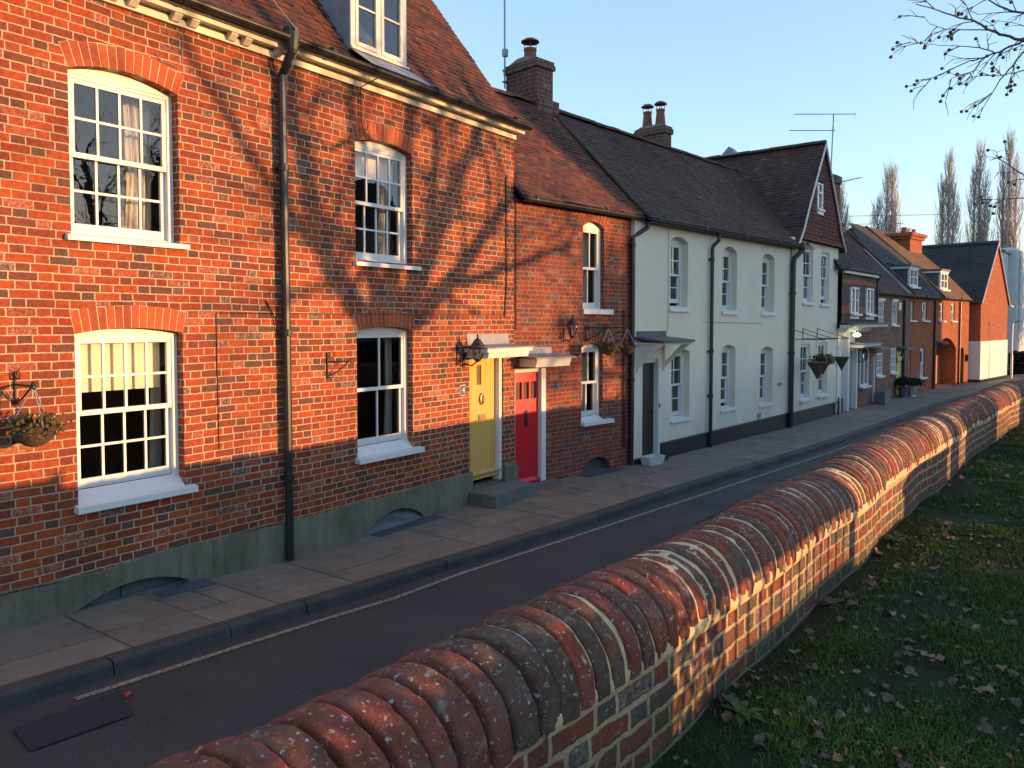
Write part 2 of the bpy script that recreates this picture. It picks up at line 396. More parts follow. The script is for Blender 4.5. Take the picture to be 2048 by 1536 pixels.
# ------------------------------------------------------------------ mesh helpers
class MB:
    def __init__(s):
        s.v = []; s.f = []; s.mi = []
    def add(s, vs, fs, mi=0):
        o = len(s.v)
        s.v += [tuple(p) for p in vs]
        s.f += [tuple(i + o for i in f) for f in fs]
        s.mi += [mi] * len(fs)
    def quad(s, a, b, c, d, mi=0):
        s.add([a, b, c, d], [(0, 1, 2, 3)], mi)
    def box(s, x0, x1, y0, y1, z0, z1, mi=0, bev=0):
        if bev:
            b = bev
            s.prism([(x0 + b, z0), (x1 - b, z0), (x1, z0 + b), (x1, z1 - b), (x1 - b, z1), (x0 + b, z1), (x0, z1 - b), (x0, z0 + b)], y0, y1, mi)
            return
        s.add([(x0, y0, z0), (x1, y0, z0), (x1, y1, z0), (x0, y1, z0), (x0, y0, z1), (x1, y0, z1), (x1, y1, z1), (x0, y1, z1)],
              [(0, 3, 2, 1), (4, 5, 6, 7), (0, 1, 5, 4), (1, 2, 6, 5), (2, 3, 7, 6), (3, 0, 4, 7)], mi)
    def prism(s, poly, y0, y1, mi=0):      # polygon in (x, z), counter-clockwise seen from -y, extruded along y
        n = len(poly)
        vs = [(x, y0, z) for x, z in poly] + [(x, y1, z) for x, z in poly]
        fs = [tuple(range(n)), tuple(range(2 * n - 1, n - 1, -1))]
        fs += [((i + 1) % n, i, n + i, n + (i + 1) % n) for i in range(n)]
        s.add(vs, fs, mi)
    def prism_x(s, poly, x0, x1, mi=0):    # polygon in (y, z) extruded along x
        n = len(poly)
        vs = [(x0, y, z) for y, z in poly] + [(x1, y, z) for y, z in poly]
        fs = [tuple(range(n - 1, -1, -1)), tuple(range(n, 2 * n))]
        fs += [(i, (i + 1) % n, n + (i + 1) % n, n + i) for i in range(n)]
        s.add(vs, fs, mi)
    def tube(s, pts, r, seg=6, mi=0, cap=True):
        pts = [Vector(p) for p in pts]
        rs = r if isinstance(r, (list, tuple)) else [r] * len(pts)
        o = len(s.v)
        up = None
        for i, p in enumerate(pts):
            t = (pts[min(i + 1, len(pts) - 1)] - pts[max(i - 1, 0)])
            if t.length < 1e-9: t = Vector((0, 0, 1))
            t.normalize()
            if up is None:
                up = t.cross(Vector((.31, .95, .07)))
                if up.length < .1: up = t.cross(Vector((1, 0, 0)))
            a = (up - t * up.dot(t)).normalized(); up = a
            b = t.cross(a)
            for k in range(seg):
                an = 2 * PI * k / seg
                q = p + (a * math.cos(an) + b * math.sin(an)) * rs[i]
                s.v.append((q.x, q.y, q.z))
        for i in range(len(pts) - 1):
            for k in range(seg):
                k2 = (k + 1) % seg
                s.f.append((o + i * seg + k, o + i * seg + k2, o + (i + 1) * seg + k2, o + (i + 1) * seg + k)); s.mi.append(mi)
        if cap:
            s.f.append(tuple(o + k for k in range(seg - 1, -1, -1))); s.mi.append(mi)
            e = o + (len(pts) - 1) * seg
            s.f.append(tuple(e + k for k in range(seg))); s.mi.append(mi)
    def lathe(s, prof, c=(0, 0, 0), seg=16, mi=0):   # prof [(r, z)]
        o = len(s.v)
        for r, z in prof:
            for k in range(seg):
                an = 2 * PI * k / seg
                s.v.append((c[0] + r * math.cos(an), c[1] + r * math.sin(an), c[2] + z))
        for i in range(len(prof) - 1):
            for k in range(seg):
                k2 = (k + 1) % seg
                s.f.append((o + i * seg + k, o + i * seg + k2, o + (i + 1) * seg + k2, o + (i + 1) * seg + k)); s.mi.append(mi)
        s.f.append(tuple(o + k for k in range(seg - 1, -1, -1))); s.mi.append(mi)
        e = o + (len(prof) - 1) * seg
        s.f.append(tuple(e + k for k in range(seg))); s.mi.append(mi)
    def build(s, name, mats, parent=None, smooth=False, loc=None):
        me = bpy.data.meshes.new(name)
        me.from_pydata(s.v, [], s.f)
        if not isinstance(mats, (list, tuple)): mats = [mats]
        for m in mats: me.materials.append(M[m] if isinstance(m, str) else m)
        if len(mats) > 1:
            me.polygons.foreach_set('material_index', s.mi)
        if smooth:
            me.polygons.foreach_set('use_smooth', [True] * len(s.f))
        me.update()
        o = bpy.data.objects.new(name, me)
        COL.objects.link(o)
        if parent is not None: o.parent = parent
        if loc is not None: o.location = loc
        return o

def tag(o, label=None, cat=None, group=None, kind=None):
    if label: o['label'] = label
    if cat: o['category'] = cat
    if group: o['group'] = group
    if kind: o['kind'] = kind
    return o
def empty(name, loc, rz, label, cat, group=None):
    o = bpy.data.objects.new(name, None)
    COL.objects.link(o)
    o.location = loc; o.rotation_euler = (0, 0, rz)
    return tag(o, label, cat, group)
def copy_tree(o, parent=None):
    c = o.copy(); COL.objects.link(c)
    if parent is not None: c.parent = parent
    for ch in list(o.children): copy_tree(ch, c)
    return c
def text_mesh(name, s, size, mat, parent, loc, rot=(PI / 2, 0, 0), ext=.002):
    cu = bpy.data.curves.new(name, 'FONT'); cu.body = s; cu.size = size; cu.extrude = ext
    cu.align_x = 'CENTER'; cu.align_y = 'CENTER'
    to = bpy.data.objects.new(name, cu); COL.objects.link(to)
    dg = bpy.context.evaluated_depsgraph_get()
    me = bpy.data.meshes.new_from_object(to.evaluated_get(dg))
    bpy.data.objects.remove(to)
    me.materials.clear(); me.materials.append(M[mat])
    o = bpy.data.objects.new(name, me); COL.objects.link(o)
    o.parent = parent; o.location = loc; o.rotation_euler = rot
    return o

# ------------------------------------------------------------------ building helpers (local frame: x along the street, y into the house, z up)
def arc_z(op, x):
    x0, x1, zb, zt, rise = op[:5]
    if rise <= 0: return zt
    tt = (x - x0) / (x1 - x0) * 2 - 1
    return zt + rise * (1 - tt * tt)
def wall_face(mb, x0, x1, zlo, zhi, ops, mi=0, y=0.):
    """front face with arched openings (x0,x1,zb,zt,rise,depth); zhi may be a function of x"""
    zh = zhi if callable(zhi) else (lambda x: zhi)
    br = {x0, x1}
    for op in ops:
        n = 8 if op[4] > 0 else 1
        for k in range(n + 1): br.add(op[0] + (op[1] - op[0]) * k / n)
    br = sorted(b for b in br if x0 - 1e-6 <= b <= x1 + 1e-6)
    # long strips are cut so the outline of a gable stays true
    for xa, xb in zip(br[:-1], br[1:]):
        if xb - xa < 1e-6: continue
        xm = (xa + xb) / 2
        cov = sorted([op for op in ops if op[0] < xm < op[1]], key=lambda o: o[2])
        la = lb = zlo
        for op in cov:
            if op[2] > la + 1e-6:
                mb.quad((xa, y, la), (xb, y, lb), (xb, y, op[2]), (xa, y, op[2]), mi)
            la, lb = arc_z(op, xa), arc_z(op, xb)
        mb.quad((xa, y, la), (xb, y, lb), (xb, y, zh(xb)), (xa, y, zh(xa)), mi)
    for op in ops:
        a, b, zb, zt, rise, dp = op[:6]
        mb.quad((a, y, zb), (a, y + dp, zb), (a, y + dp, zt), (a, y, zt), mi)
        mb.quad((b, y + dp, zb), (b, y, zb), (b, y, zt), (b, y + dp, zt), mi)
        n = 8 if rise > 0 else 1
        for k in range(n):
            xa, xb = a + (b - a) * k / n, a + (b - a) * (k + 1) / n
            mb.quad((xa, y, arc_z(op, xa)), (xa, y + dp, arc_z(op, xa)), (xb, y + dp, arc_z(op, xb)), (xb, y, arc_z(op, xb)), mi)
        mb.quad((a, y + dp, zb), (a, y, zb), (b, y, zb), (b, y + dp, zb), mi)
def room(parent, x0, x1, floors, dep=2.6, y0=.34):
    mb = MB()
    for z0, z1 in floors:
        mb.quad((x0, dep, z0), (x1, dep, z0), (x1, dep, z1), (x0, dep, z1))
        mb.quad((x0, y0, z0), (x0, dep, z0), (x0, dep, z1), (x0, y0, z1))
        mb.quad((x1, dep, z0), (x1, y0, z0), (x1, y0, z1), (x1, dep, z1))
        mb.quad((x0, y0, z0), (x1, y0, z0), (x1, dep, z0), (x0, dep, z0))
        mb.quad((x0, y0, z1), (x0, dep, z1), (x1, dep, z1), (x1, y0, z1))
        # backs of the facade between the rooms and the street
    return mb.build('interior', 'dark', parent)
def voussoirs(parent, op, mat, h=.21, n=None, proud=.004):
    x0, x1, zb, zt, rise, dp = op[:6]
    w = x1 - x0
    Rr = (w * w / 4 + rise * rise) / (2 * rise)
    cx, cz = (x0 + x1) / 2, zt + rise - Rr
    a0 = math.asin(w / 2 / Rr)
    n = n or int(round(2 * a0 * Rr / .072))
    mb = MB()
    for k in range(n):
        g = .0045 / Rr
        t0, t1 = -a0 + 2 * a0 * k / n + g, -a0 + 2 * a0 * (k + 1) / n - g
        if k == 0: t0 += .002 / Rr
        hh = h + rng.uniform(-.008, .008)
        p = [(cx + math.sin(t) * r, cz + math.cos(t) * r) for t, r in ((t0, Rr + .001), (t1, Rr + .001), (t1, Rr + hh), (t0, Rr + hh))]
        mb.prism(p, -proud - rng.uniform(0, .003), .05)
    o = mb.build('arch', mat, parent)
    # mortar bed behind the voussoirs
    mb = MB()
    pts = [(cx + math.sin(-a0 + 2 * a0 * k / 12) * (Rr + .002), cz + math.cos(-a0 + 2 * a0 * k / 12) * (Rr + .002)) for k in range(13)]
    pts += [(cx + math.sin(a0 - 2 * a0 * k / 12) * (Rr + h), cz + math.cos(a0 - 2 * a0 * k / 12) * (Rr + h)) for k in range(13)]
    mb.prism(pts, -.0025, .045)
    mb.build('arch_mortar', 'mortar', o)
    return o
def sash_window(parent, op, nx, nu, nl, y=.10, sill=None, white='white', blind=None, curtain=None, lift=0., fw_=.055, slope=0., mid=None):
    x0, x1, zb, zt, rise, dp = op[:6]
    zb += slope
    e = .002
    X0, X1 = x0 + e, x1 - e
    mb = MB()
    zs = zt - .015
    # box frame: stiles, bottom rail and arched head board
    mb.box(X0, X0 + fw_, y, y + .10, zb + e, zs)
    mb.box(X1 - fw_, X1, y, y + .10, zb + e, zs)
    n = 10
    top = [(X1 - (X1 - X0) * k / n, arc_z(op, X1 - (X1 - X0) * k / n) - .004) for k in range(n + 1)]
    mb.prism([(X0, zs), (X1, zs)] + top, y, y + .10)
    mb.box(X0 + fw_, X1 - fw_, y + .004, y + .10, zs - .03, zs - e)
    w = mb.build('window', white, parent)
    ix0, ix1 = X0 + fw_ + .001, X1 - fw_ - .001
    zt2, zb2 = zs - .032, zb + .03
    zm = mid if mid else (zb2 + zt2) / 2 + .01
    def sash(ya, za, zb_, rows, bot, topr, st):
        m = MB()
        m.box(ix0, ix0 + st, ya, ya + .035, za, zb_)
        m.box(ix1 - st, ix1, ya, ya + .035, za, zb_)
        m.box(ix0 + st, ix1 - st, ya + .001, ya + .034, za, za + bot)
        m.box(ix0 + st, ix1 - st, ya + .001, ya + .034, zb_ - topr, zb_)
        b = .011
        for i in range(1, nx):
            xx = ix0 + st + (ix1 - ix0 - 2 * st) * i / nx
            m.box(xx - b, xx + b, ya + .004, ya + .030, za + bot, zb_ - topr)
        for j in range(1, rows):
            zz = za + bot + (zb_ - topr - za - bot) * j / rows
            m.box(ix0 + st, ix1 - st, ya + .006, ya + .028, zz - b, zz + b)
        m.build('sash', white, w)
        g = MB()
        g.quad((ix0 + st * .5, ya + .017, za + bot * .5), (ix1 - st * .5, ya + .017, za + bot * .5), (ix1 - st * .5, ya + .017, zb_ - topr * .5), (ix0 + st * .5, ya + .017, zb_ - topr * .5))
        g.build('pane', 'glass', w)
    st = .042 if (x1 - x0) > .75 else .036
    sash(y + .012, zm - .022, zt2, nu, .045, .04, st)
    sash(y + .054, zb2 + lift, zm + .022 + lift * .0, nl, .085, .04, st)
    if sill:
        sx0, sx1, z0, z1, pr = sill
        m = MB()
        m.prism_x([(-pr, z0), (-.002, z0 + .002), (-.002, z1 + .004), (-pr, z1 - .008)], sx0, sx1)
        m.prism_x([(.0, z1 - .02), (y + .02, z1 - .02), (y + .02, zb + .03), (y - .002, zb + .012), (.0, z1 + .004)], X0, X1)
        m.build('sill', white, w)
    if blind:
        m = MB()
        m.box(ix0 + .05, ix1 - .03, y + .17, y + .175, blind, zt2 - .01)
        m.build('blind', 'blind', w)
    if curtain:
        for ca, cb in curtain:
            m = MB()
            n = 28
            for ri, (zz, sq) in enumerate(((zt2, 1.), (zb2 + (zt2 - zb2) * .5, .85), (zb2 + .02, 1.05))):
                for k in range(n + 1):
                    tt = k / n
                    m.v.append((cb + (ca - cb) * tt * sq, y + .26 + .035 * math.sin(tt * 31 + ri * .4) + .012 * math.sin(tt * 71), zz))
            for ri in range(2):
                for k in range(n):
                    a = ri * (n + 1) + k
                    m.f.append((a, a + 1, a + n + 2, a + n + 1)); m.mi.append(0)
            m.build('curtain', 'curtain', w, smooth=True)
    return w
def roof_tiles(mb, O, A, prof, length, tw=.165, gauge=.10, inside=None, jit=1., seed=1, mi=0, lift=.016, ov=.045):
    """plain tiles laid along A from O; prof = list of 3-D offsets going up the slope"""
    rg = random.Random(seed)
    O = Vector(O); A = Vector(A).normalized()
    P3 = [Vector(p) for p in prof]
    cum = [0]
    for a, b in zip(P3[:-1], P3[1:]): cum.append(cum[-1] + (b - a).length)
    def at(d):
        d = max(0, min(cum[-1], d))
        for i in range(len(P3) - 1):
            if d <= cum[i + 1] + 1e-9:
                f = (d - cum[i]) / (cum[i + 1] - cum[i])
                return P3[i].lerp(P3[i + 1], f), (P3[i + 1] - P3[i]).normalized()
        return P3[-1], (P3[-1] - P3[-2]).normalized()
    nr = int(cum[-1] / gauge)
    for r in range(nr + 1):
        d = r * gauge
        if d > cum[-1] - .02: break
        base, up = at(d)
        nrm = A.cross(up).normalized()
        if nrm.z < 0 and abs(up.z) < .999: nrm = -nrm
        x = -tw * .5 * (r % 2) + rg.uniform(-.012, .012)
        sag = .012 * math.sin(d * 1.3 + seed)
        while x < length:
            xa, xb = max(x, 0), min(x + tw - .004, length)
            if xb - xa > .02 and (inside is None or inside((xa + xb) / 2, d)):
                j = rg.uniform(-.006, .006) * jit
                l0 = lift + rg.uniform(-.003, .006) * jit
                tl = gauge + ov
                b0 = base + up * j + nrm * (sag + .012 * noise.noise(Vector((x * 1.1, d * 1.1, seed))))
                p = [O + A * xa + b0 + nrm * l0, O + A * xb + b0 + nrm * (l0 + rg.uniform(-.003, .003) * jit),
                     O + A * xb + b0 + up * tl + nrm * .004, O + A * xa + b0 + up * tl + nrm * .004]
                q = [p[0] - nrm * .013, p[1] - nrm * .013]
                mb.add(p + q, [(0, 1, 2, 3), (4, 5, 1, 0), (0, 3, 4), (1, 5, 2)], mi)
            x += tw
def ridge_tiles(mb, a, b, r=.11, n=None, mi=0, seed=3):
    a, b = Vector(a), Vector(b)
    L = (b - a).length
    n = n or max(1, int(L / .3))
    d = (b - a) / n
    rg = random.Random(seed)
    sd = d.cross(Vector((0, 0, 1))).normalized()
    for i in range(n):
        c0 = a + d * (i + .015); c1 = a + d * (i + .985)
        dz = rg.uniform(-.008, .008)
        vs = []
        for c in (c0, c1):
            for k in range(7):
                an = PI * k / 6
                vs.append(c + sd * math.cos(an) * r + Vector((0, 0, math.sin(an) * r * .8 - .03 + dz)))
        mb.add(vs, [(k, k + 1, k + 8, k + 7) for k in range(6)] + [tuple(range(6, -1, -1)), tuple(range(7, 14))], mi)
def downpipe(parent, pts, r=.04, collars=(), mat='black', hopper=None):
    mb = MB()
    mb.tube(pts, r, 10)
    for c in collars:
        x, y, z = c
        mb.lathe([(r + .003, -.04), (r + .012, -.035), (r + .012, .035), (r + .003, .04)], c, 10)
        mb.box(x - .06, x + .06, y + .01, -.001, z - .015, z + .015)
    if hopper:
        x, y, z = hopper
        mb.lathe([(r, -.16), (.06, -.12), (.085, 0), (.09, .1), (.08, .1)], hopper, 10)
    return mb.build('drainpipe', mat, parent, smooth=False)
def gutter(parent, x0, x1, y, z, r=.055, mat='black'):
    mb = MB()
    n = 8
    for rr in (r, r - .008):
        o = len(mb.v)
        for x in (x0, x1):
            for k in range(n + 1):
                an = PI + PI * k / n
                mb.v.append((x, y + rr * math.cos(an), z + rr * math.sin(an)))
        for k in range(n):
            f = (o + k, o + k + 1, o + n + 2 + k, o + n + 1 + k)
            mb.f.append(f if rr == r else f[::-1]); mb.mi.append(0)
    mb.tube([(x0, y - r, z), (x1, y - r, z)], .008, 5)
    x = x0 + .3
    while x < x1:
        mb.tube([(x - .02, y, z - .002), (x + .02, y, z - .002)], r + .006, 10)
        x += 1.8
    return mb.build('gutter', mat, parent)
def pot(mb, c, r0, r1, h, seg=14):
    mb.lathe([(r0 * 1.08, 0), (r0, .04), (r1, h - .05), (r1 * 1.12, h - .045), (r1 * 1.12, h), (r1 * .8, h)], c, seg)
def cowl(parent, c, r, h=.16, rc=.2):
    mb = MB()
    for k in range(4):
        an = PI / 4 + PI / 2 * k
        mb.tube([(c[0] + r * math.cos(an), c[1] + r * math.sin(an), c[2] - .05), (c[0] + r * math.cos(an), c[1] + r * math.sin(an), c[2] + h)], .008, 5)
    mb.lathe([(r + .01, -.03), (r + .012, .0), (r - .005, .0)], c, 14)
    mb.lathe([(rc, h - .01), (rc * .98, h + .01), (rc * .6, h + .055), (rc * .15, h + .08)], c, 18)
    return mb.build('cowl', 'terracotta', parent, smooth=False)
def aerial(parent, base, top, booms, name='aerial'):
    mb = MB()
    mb.tube([base, top], .02, 6)
    for (z, x0, x1, ax, n, el) in booms:      # boom along ax direction through mast
        p = Vector(base).lerp(Vector(top), (z - base[2]) / (top[2] - base[2]))
        ax = Vector(ax).normalized(); sd = ax.cross(Vector((0, 0, 1))).normalized()
        mb.tube([p + ax * x0, p + ax * x1], .014, 5)
        for k in range(n):
            q = p + ax * (x0 + (x1 - x0) * k / max(1, n - 1))
            mb.tube([q - sd * el / 2, q + sd * el / 2], .005, 4)
        q = p + ax * (x1 - .02)
        mb.tube([q - Vector((0, 0, .12)), q + Vector((0, 0, .12))], .006, 4)
    return mb.build(name, 'steel', parent)

# ------------------------------------------------------------------ street level
def zg(x):                       # pavement level: rises a little to the left
    return max(0., .052 * (5.5 - x)) if x < 5.5 else 0.
KERB = [(-6, 5.75), (0, 5.72), (2.3, 5.68), (4.4, 5.66), (5.5, 5.64), (6.6, 5.47), (7.7, 5.30), (9.6, 5.08), (11.95, 4.85), (16.2, 4.25), (21.75, 3.68), (26, 3.32), (30.2, 2.93), (35, 2.15), (41, 1.1), (48, -.7), (60, -5)]
BACK = [(-6, 7.0), (9.93, 7.0), (13.05, 6.48), (19.7, 5.56), (23.6, 5.2), (32.6, 4.5), (38.9, 3.35), (39.9, 3.2), (46, 1.8), (55, -1), (66, -5)]
LINE = [(-6, 5.5), (2.5, 5.47), (4.3, 5.42), (6.42, 5.28), (9.1, 4.92), (13.4, 4.34), (18.4, 3.70), (25.3, 3.05), (34.9, 1.75), (41, .55), (50, -2)]
WALLC = [(-3, 1.56), (0, 1.53), (1, 1.49), (2, 1.44), (3, 1.37), (4, 1.315), (5, 1.275), (6, 1.245), (7, 1.20), (8, 1.14), (9, 1.08), (10.3, 1.02), (12.2, .87), (14.3, .67), (16, .42), (18, .02), (22, -1.0), (27, -2.6)]
def interp(tab, x):
    if x <= tab[0][0]: return tab[0][1]
    for (a, ya), (b, yb) in zip(tab[:-1], tab[1:]):
        if x <= b: return ya + (yb - ya) * (x - a) / (b - a)
    return tab[-1][1]
def smooth_interp(tab, x):
    return (interp(tab, x - .7) + 2 * interp(tab, x) + interp(tab, x + .7)) / 4
kerb = lambda x: smooth_interp(KERB, x)
back = lambda x: interp(BACK, x)
wallc = lambda x: smooth_interp(WALLC, x) + .012 * math.sin(x * 1.9) + .008 * math.sin(x * 4.3)
GZ = 1.06                        # churchyard level

mb = MB(); mb.quad((-600, -600, -.35), (900, -600, -.35), (900, 600, -.35), (-600, 600, -.35))
tag(mb.build('ground', 'ground'), kind='structure')
mb = MB()
xs = [-6 + .5 * i for i in range(137)]
for a, b in zip(xs[:-1], xs[1:]):
    for i in range(6):
        def pt(x, k):
            ya = kerb(x) + .05; yb = wallc(x) - .2
            return (x, ya + (yb - ya) * k / 6, zg(x) - .105 + .02 * math.sin(PI * k / 6))
        mb.quad(pt(a, i + 1), pt(b, i + 1), pt(b, i), pt(a, i))
tag(mb.build('road', 'road'), kind='structure')
mb = MB()
for a, b in zip(xs[:-1], xs[1:]):
    fa = lambda x, w: (x, interp(LINE, x) + w, zg(x) - .105 + .012)
    if 0.2 < a < 2.2: continue
    mb.quad(fa(a, -.03), fa(b, -.03), fa(b, .03), fa(a, .03))
tag(mb.build('road_marking', 'line'), kind='structure')
# darker reinstated patches and covers in the road
def patch(name, pts, mat, dz=.008):
    m = MB()
    m.add([(x, y, zg(x) - .105 + .0135 + dz) for x, y in pts], [tuple(range(len(pts)))])
    return tag(m.build(name, mat), kind='structure')
patch('road_patch', [(2.05, 5.32), (2.75, 5.36), (2.62, 4.93), (2.0, 4.95)], 'asphalt_dk')
patch('road_patch', [(9.9, 3.98), (11.2, 3.9), (11.1, 3.4), (9.9, 3.5)], 'asphalt_dk')
patch('road_patch', [(13.2, 3.3), (14.6, 3.2), (14.4, 2.7), (13.1, 2.8)], 'asphalt_dk')
patch('road_patch', [(15.5, 3.1), (17.6, 2.9), (17.4, 2.4), (15.5, 2.6)], 'asphalt_dk')
# pavement: flags on a jointed bed, with a row of kerb stones
mb = MB()
for a, b in zip(xs[:-1], xs[1:]):
    mb.quad((a, kerb(a) + .1, zg(a) - .012), (b, kerb(b) + .1, zg(b) - .012), (b, back(b) + .15, zg(b) - .012), (a, back(a) + .15, zg(a) - .012))
tag(mb.build('pavement_bed', 'joint'), kind='structure')
mb = MB(); rg = random.Random(11)
x = -4.0
while x < 48:
    L = rg.uniform(.62, .95)
    rows = rg.choice([2, 2, 3]) if x < 9 else rg.choice([2, 3])
    cuts = sorted([0] + [(.38 + rg.uniform(-.08, .12)) if rows == 2 else (.33 * (k + 1) + rg.uniform(-.06, .06)) for k in range(rows - 1)] + [1])
    for f0, f1 in zip(cuts[:-1], cuts[1:]):
        g = .014
        xo = rg.uniform(-.0, .0)
        parts = [(x, x + L)] if rg.random() < .7 else [(x, x + L * .55), (x + L * .55, x + L)]
        for xa, xb in parts:
            dz = rg.uniform(-.004, .004)
            q = []
            for xx, ff, sx, sf in ((xa, f0, 1, 1), (xb, f0, -1, 1), (xb, f1, -1, -1), (xa, f1, 1, -1)):
                y0, y1 = kerb(xx) + .155, back(xx) + .1
                q.append((xx + sx * g * .6, y0 + (y1 - y0) * ff + sf * g * .6, zg(xx) + dz))
            lo = [(p[0], p[1], p[2] - .02) for p in q]
            mb.add(q + lo, [(0, 1, 2, 3), (4, 5, 1, 0), (5, 6, 2, 1), (6, 7, 3, 2), (7, 4, 0, 3)])
    x += L
tag(mb.build('pavement', 'stone'), kind='structure')
mb = MB()
x = -4.3
while x < 50:
    L = rg.uniform(.78, 1.0)
    n = 3
    off = -.0 + rg.uniform(-.008, .008); dz = rg.uniform(-.006, .004)
    sec = [(.15, .0), (.035, .0), (.010, -.008), (0, -.03), (-.012, -.14)]
    vs = []
    for i in range(n + 1):
        xx = x + .006 + (L - .012) * i / n
        for sy, sz in sec: vs.append((xx, kerb(xx) + sy + off, zg(xx) + sz + dz + .003))
    k = len(sec)
    fs = [(i * k + j + 1, i * k + j, (i + 1) * k + j, (i + 1) * k + j + 1) for i in range(n) for j in range(k - 1)]
    fs += [tuple(range(k)), tuple(range(n * k + k - 1, n * k - 1, -1))]
    mb.add(vs, fs)
    x += L
tag(mb.build('kerb', 'kerb'), kind='structure')
mb = MB(); mb.add([(5.62, 6.93, .004), (5.78, 6.93, .004), (6.0, 5.62, .002), (5.84, 5.62, .002)], [(0, 3, 2, 1)])
tag(mb.build('drain_channel', 'asphalt_dk'), kind='structure')

# ------------------------------------------------------------------ tall brick house (yellow door)
H1 = empty('brick_house', (0, 7.0, 0), 0, 'tall orange-red brick house with yellow door, white sash windows and tiled dormer roof', 'house')
w1 = (3.255, 4.27, 3.43, 4.86, .09, .13)
w2 = (3.262, 4.28, 1.045, 2.56, .05, .13)
w3 = (6.575, 7.588, 3.43, 4.87, .075, .13)
w4 = (6.58, 7.583, .985, 2.555, .055, .13)
yd = (8.80, 9.64, .215, 2.215, 0, .16)
c1 = (3.20, 4.28, -.02, .12, .13, .12)
c2 = (6.72, 7.74, -.02, .06, .17, .10)
pad = (0.2, 1.2, 3.43, 4.86, .09, .13), (0.2, 1.2, 1.12, 2.56, .05, .13)
mb = MB()
H1X0 = -1.5
wall_face(mb, H1X0, 9.93, .38, 5.62, [w1, w2, w3, w4, (yd[0], yd[1], .38, yd[3], 0, .16)] + list(pad))
mb.quad((9.93, 0, 0), (9.93, 6, 0), (9.93, 6, 5.62), (9.93, 0, 5.62))
mb.quad((H1X0, 6, 0), (H1X0, 0, 0), (H1X0, 0, 5.62), (H1X0, 6, 5.62))
mb.quad((9.93, 6, 0), (H1X0, 6, 0), (H1X0, 6, 5.62), (9.93, 6, 5.62))
mb.add([(9.93, 0, 5.62), (9.93, 6, 5.62), (9.93, 3, 9.6)], [(0, 1, 2)])
mb.build('wall', 'brick', H1)
room(H1, H1X0 + .1, 9.85, [(.4, 2.9), (2.95, 5.5)])
for op in (w1, w2, w3, w4) + pad: voussoirs(H1, op, 'arch')
# rendered plinth with the two cellar openings
mb = MB()
wv = lambda x: .43 + .018 * math.sin(x * 1.7) + .012 * math.sin(x * 5.1) + (.035 if x < 3.4 else 0) * (3.4 - x)
n = 44
segs = [H1X0 + (8.83 - H1X0) * k / n for k in range(n + 1)]
zcut = lambda x: wv(x)
wall_face(mb, H1X0, 8.83, -.1, zcut, [c1, c2], y=-.035)
for a, b in zip(segs[:-1], segs[1:]):
    mb.quad((a, -.035, wv(a)), (b, -.035, wv(b)), (b, .003, wv(b) + .012), (a, .003, wv(a) + .012))
mb.quad((8.83, -.035, -.1), (8.83, .16, -.1), (8.83, .16, wv(8.83)), (8.83, -.035, wv(8.83)))
mb.box(9.645, 9.985, -.05, .10, -.05, .40)
mb.prism_x([(-.05, .401), (.0, .401), (.0, .47), (-.02, .46)], 9.645, 9.925)
mb.box(8.80, 9.64, .02, .2, -.05, .215)
mb.build('plinth', 'concrete', H1)
mb = MB(); mb.quad((3.2, .085, -.1), (4.28, .085, -.1), (4.28, .085, .3), (3.2, .085, .3)); mb.box(3.66, 3.675, .06, .08, -.05, .24)
mb.box(3.2, 4.28, .05, .084, -.1, .10)
mb.build('cellar_window', 'slate', H1)
mb = MB(); mb.add([(6.73, -.02, 0), (7.73, -.02, 0), (7.73, .06, .11), (7.6, .07, .2), (7.23, .07, .24), (6.86, .07, .2), (6.73, .06, .10)], [(0, 1, 2, 3, 4, 5, 6)])
mb.build('cellar_cover', 'slate', H1)
for bx_ in ((3.25, 4.45, -.24, -.036, .05, .082), (6.75, 7.95, -.22, -.036, -.01, .012)):
    mb = MB(); mb.box(*bx_); mb.build('coal_hatch', 'lead_dk', H1)
sash_window(H1, w1, 4, 2, 2, sill=(3.20, 4.34, 3.375, 3.428, .06), curtain=[(3.88, 4.2)])
sash_window(H1, w2, 4, 2, 2, sill=(3.225, 4.37, .985, 1.05, .085), blind=2.02, curtain=[(4.13, 4.24)], slope=.085)
sash_window(H1, w3, 4, 2, 2, sill=(6.53, 7.70, 3.355, 3.41, .065), blind=4.52, curtain=[(7.28, 7.53)])
sash_window(H1, w4, 2, 1, 1, sill=(6.53, 7.705, .925, .99, .10), curtain=[(7.42, 7.53)], slope=.085)
for op in pad: sash_window(H1, op, 4, 2, 2, sill=(op[0] - .05, op[1] + .07, op[2] - .06, op[2] - .005, .06))
# eaves cornice: frieze, paired brackets, moulding
mb = MB()
mb.box(H1X0, 9.93, -.045, -.001, 5.515, 5.58)
mb.box(H1X0, 9.95, -.145, .0, 5.612, 5.63)
mb.box(H1X0, 9.92, -.02, .0, 5.581, 5.611)
mb.prism_x([(-.155, 5.598), (-.125, 5.598), (-.125, 5.611), (-.146, 5.631), (-.13, 5.675), (-.19, 5.675), (-.185, 5.655), (-.16, 5.645)], H1X0, 10.0)
for cx in [5.40, 5.0, 4.83, 4.40, 4.22, 3.8, 3.62, 3.2, 3.0, 2.6, 2.4]:
    mb.prism_x([(-.046, 5.535), (-.075, 5.535), (-.135, 5.585), (-.135, 5.611), (-.046, 5.611)], cx - .04, cx + .04)
mb.build('cornice', 'cornice', H1)
gutter(H1, H1X0, 10.02, -.255, 5.705, .058)
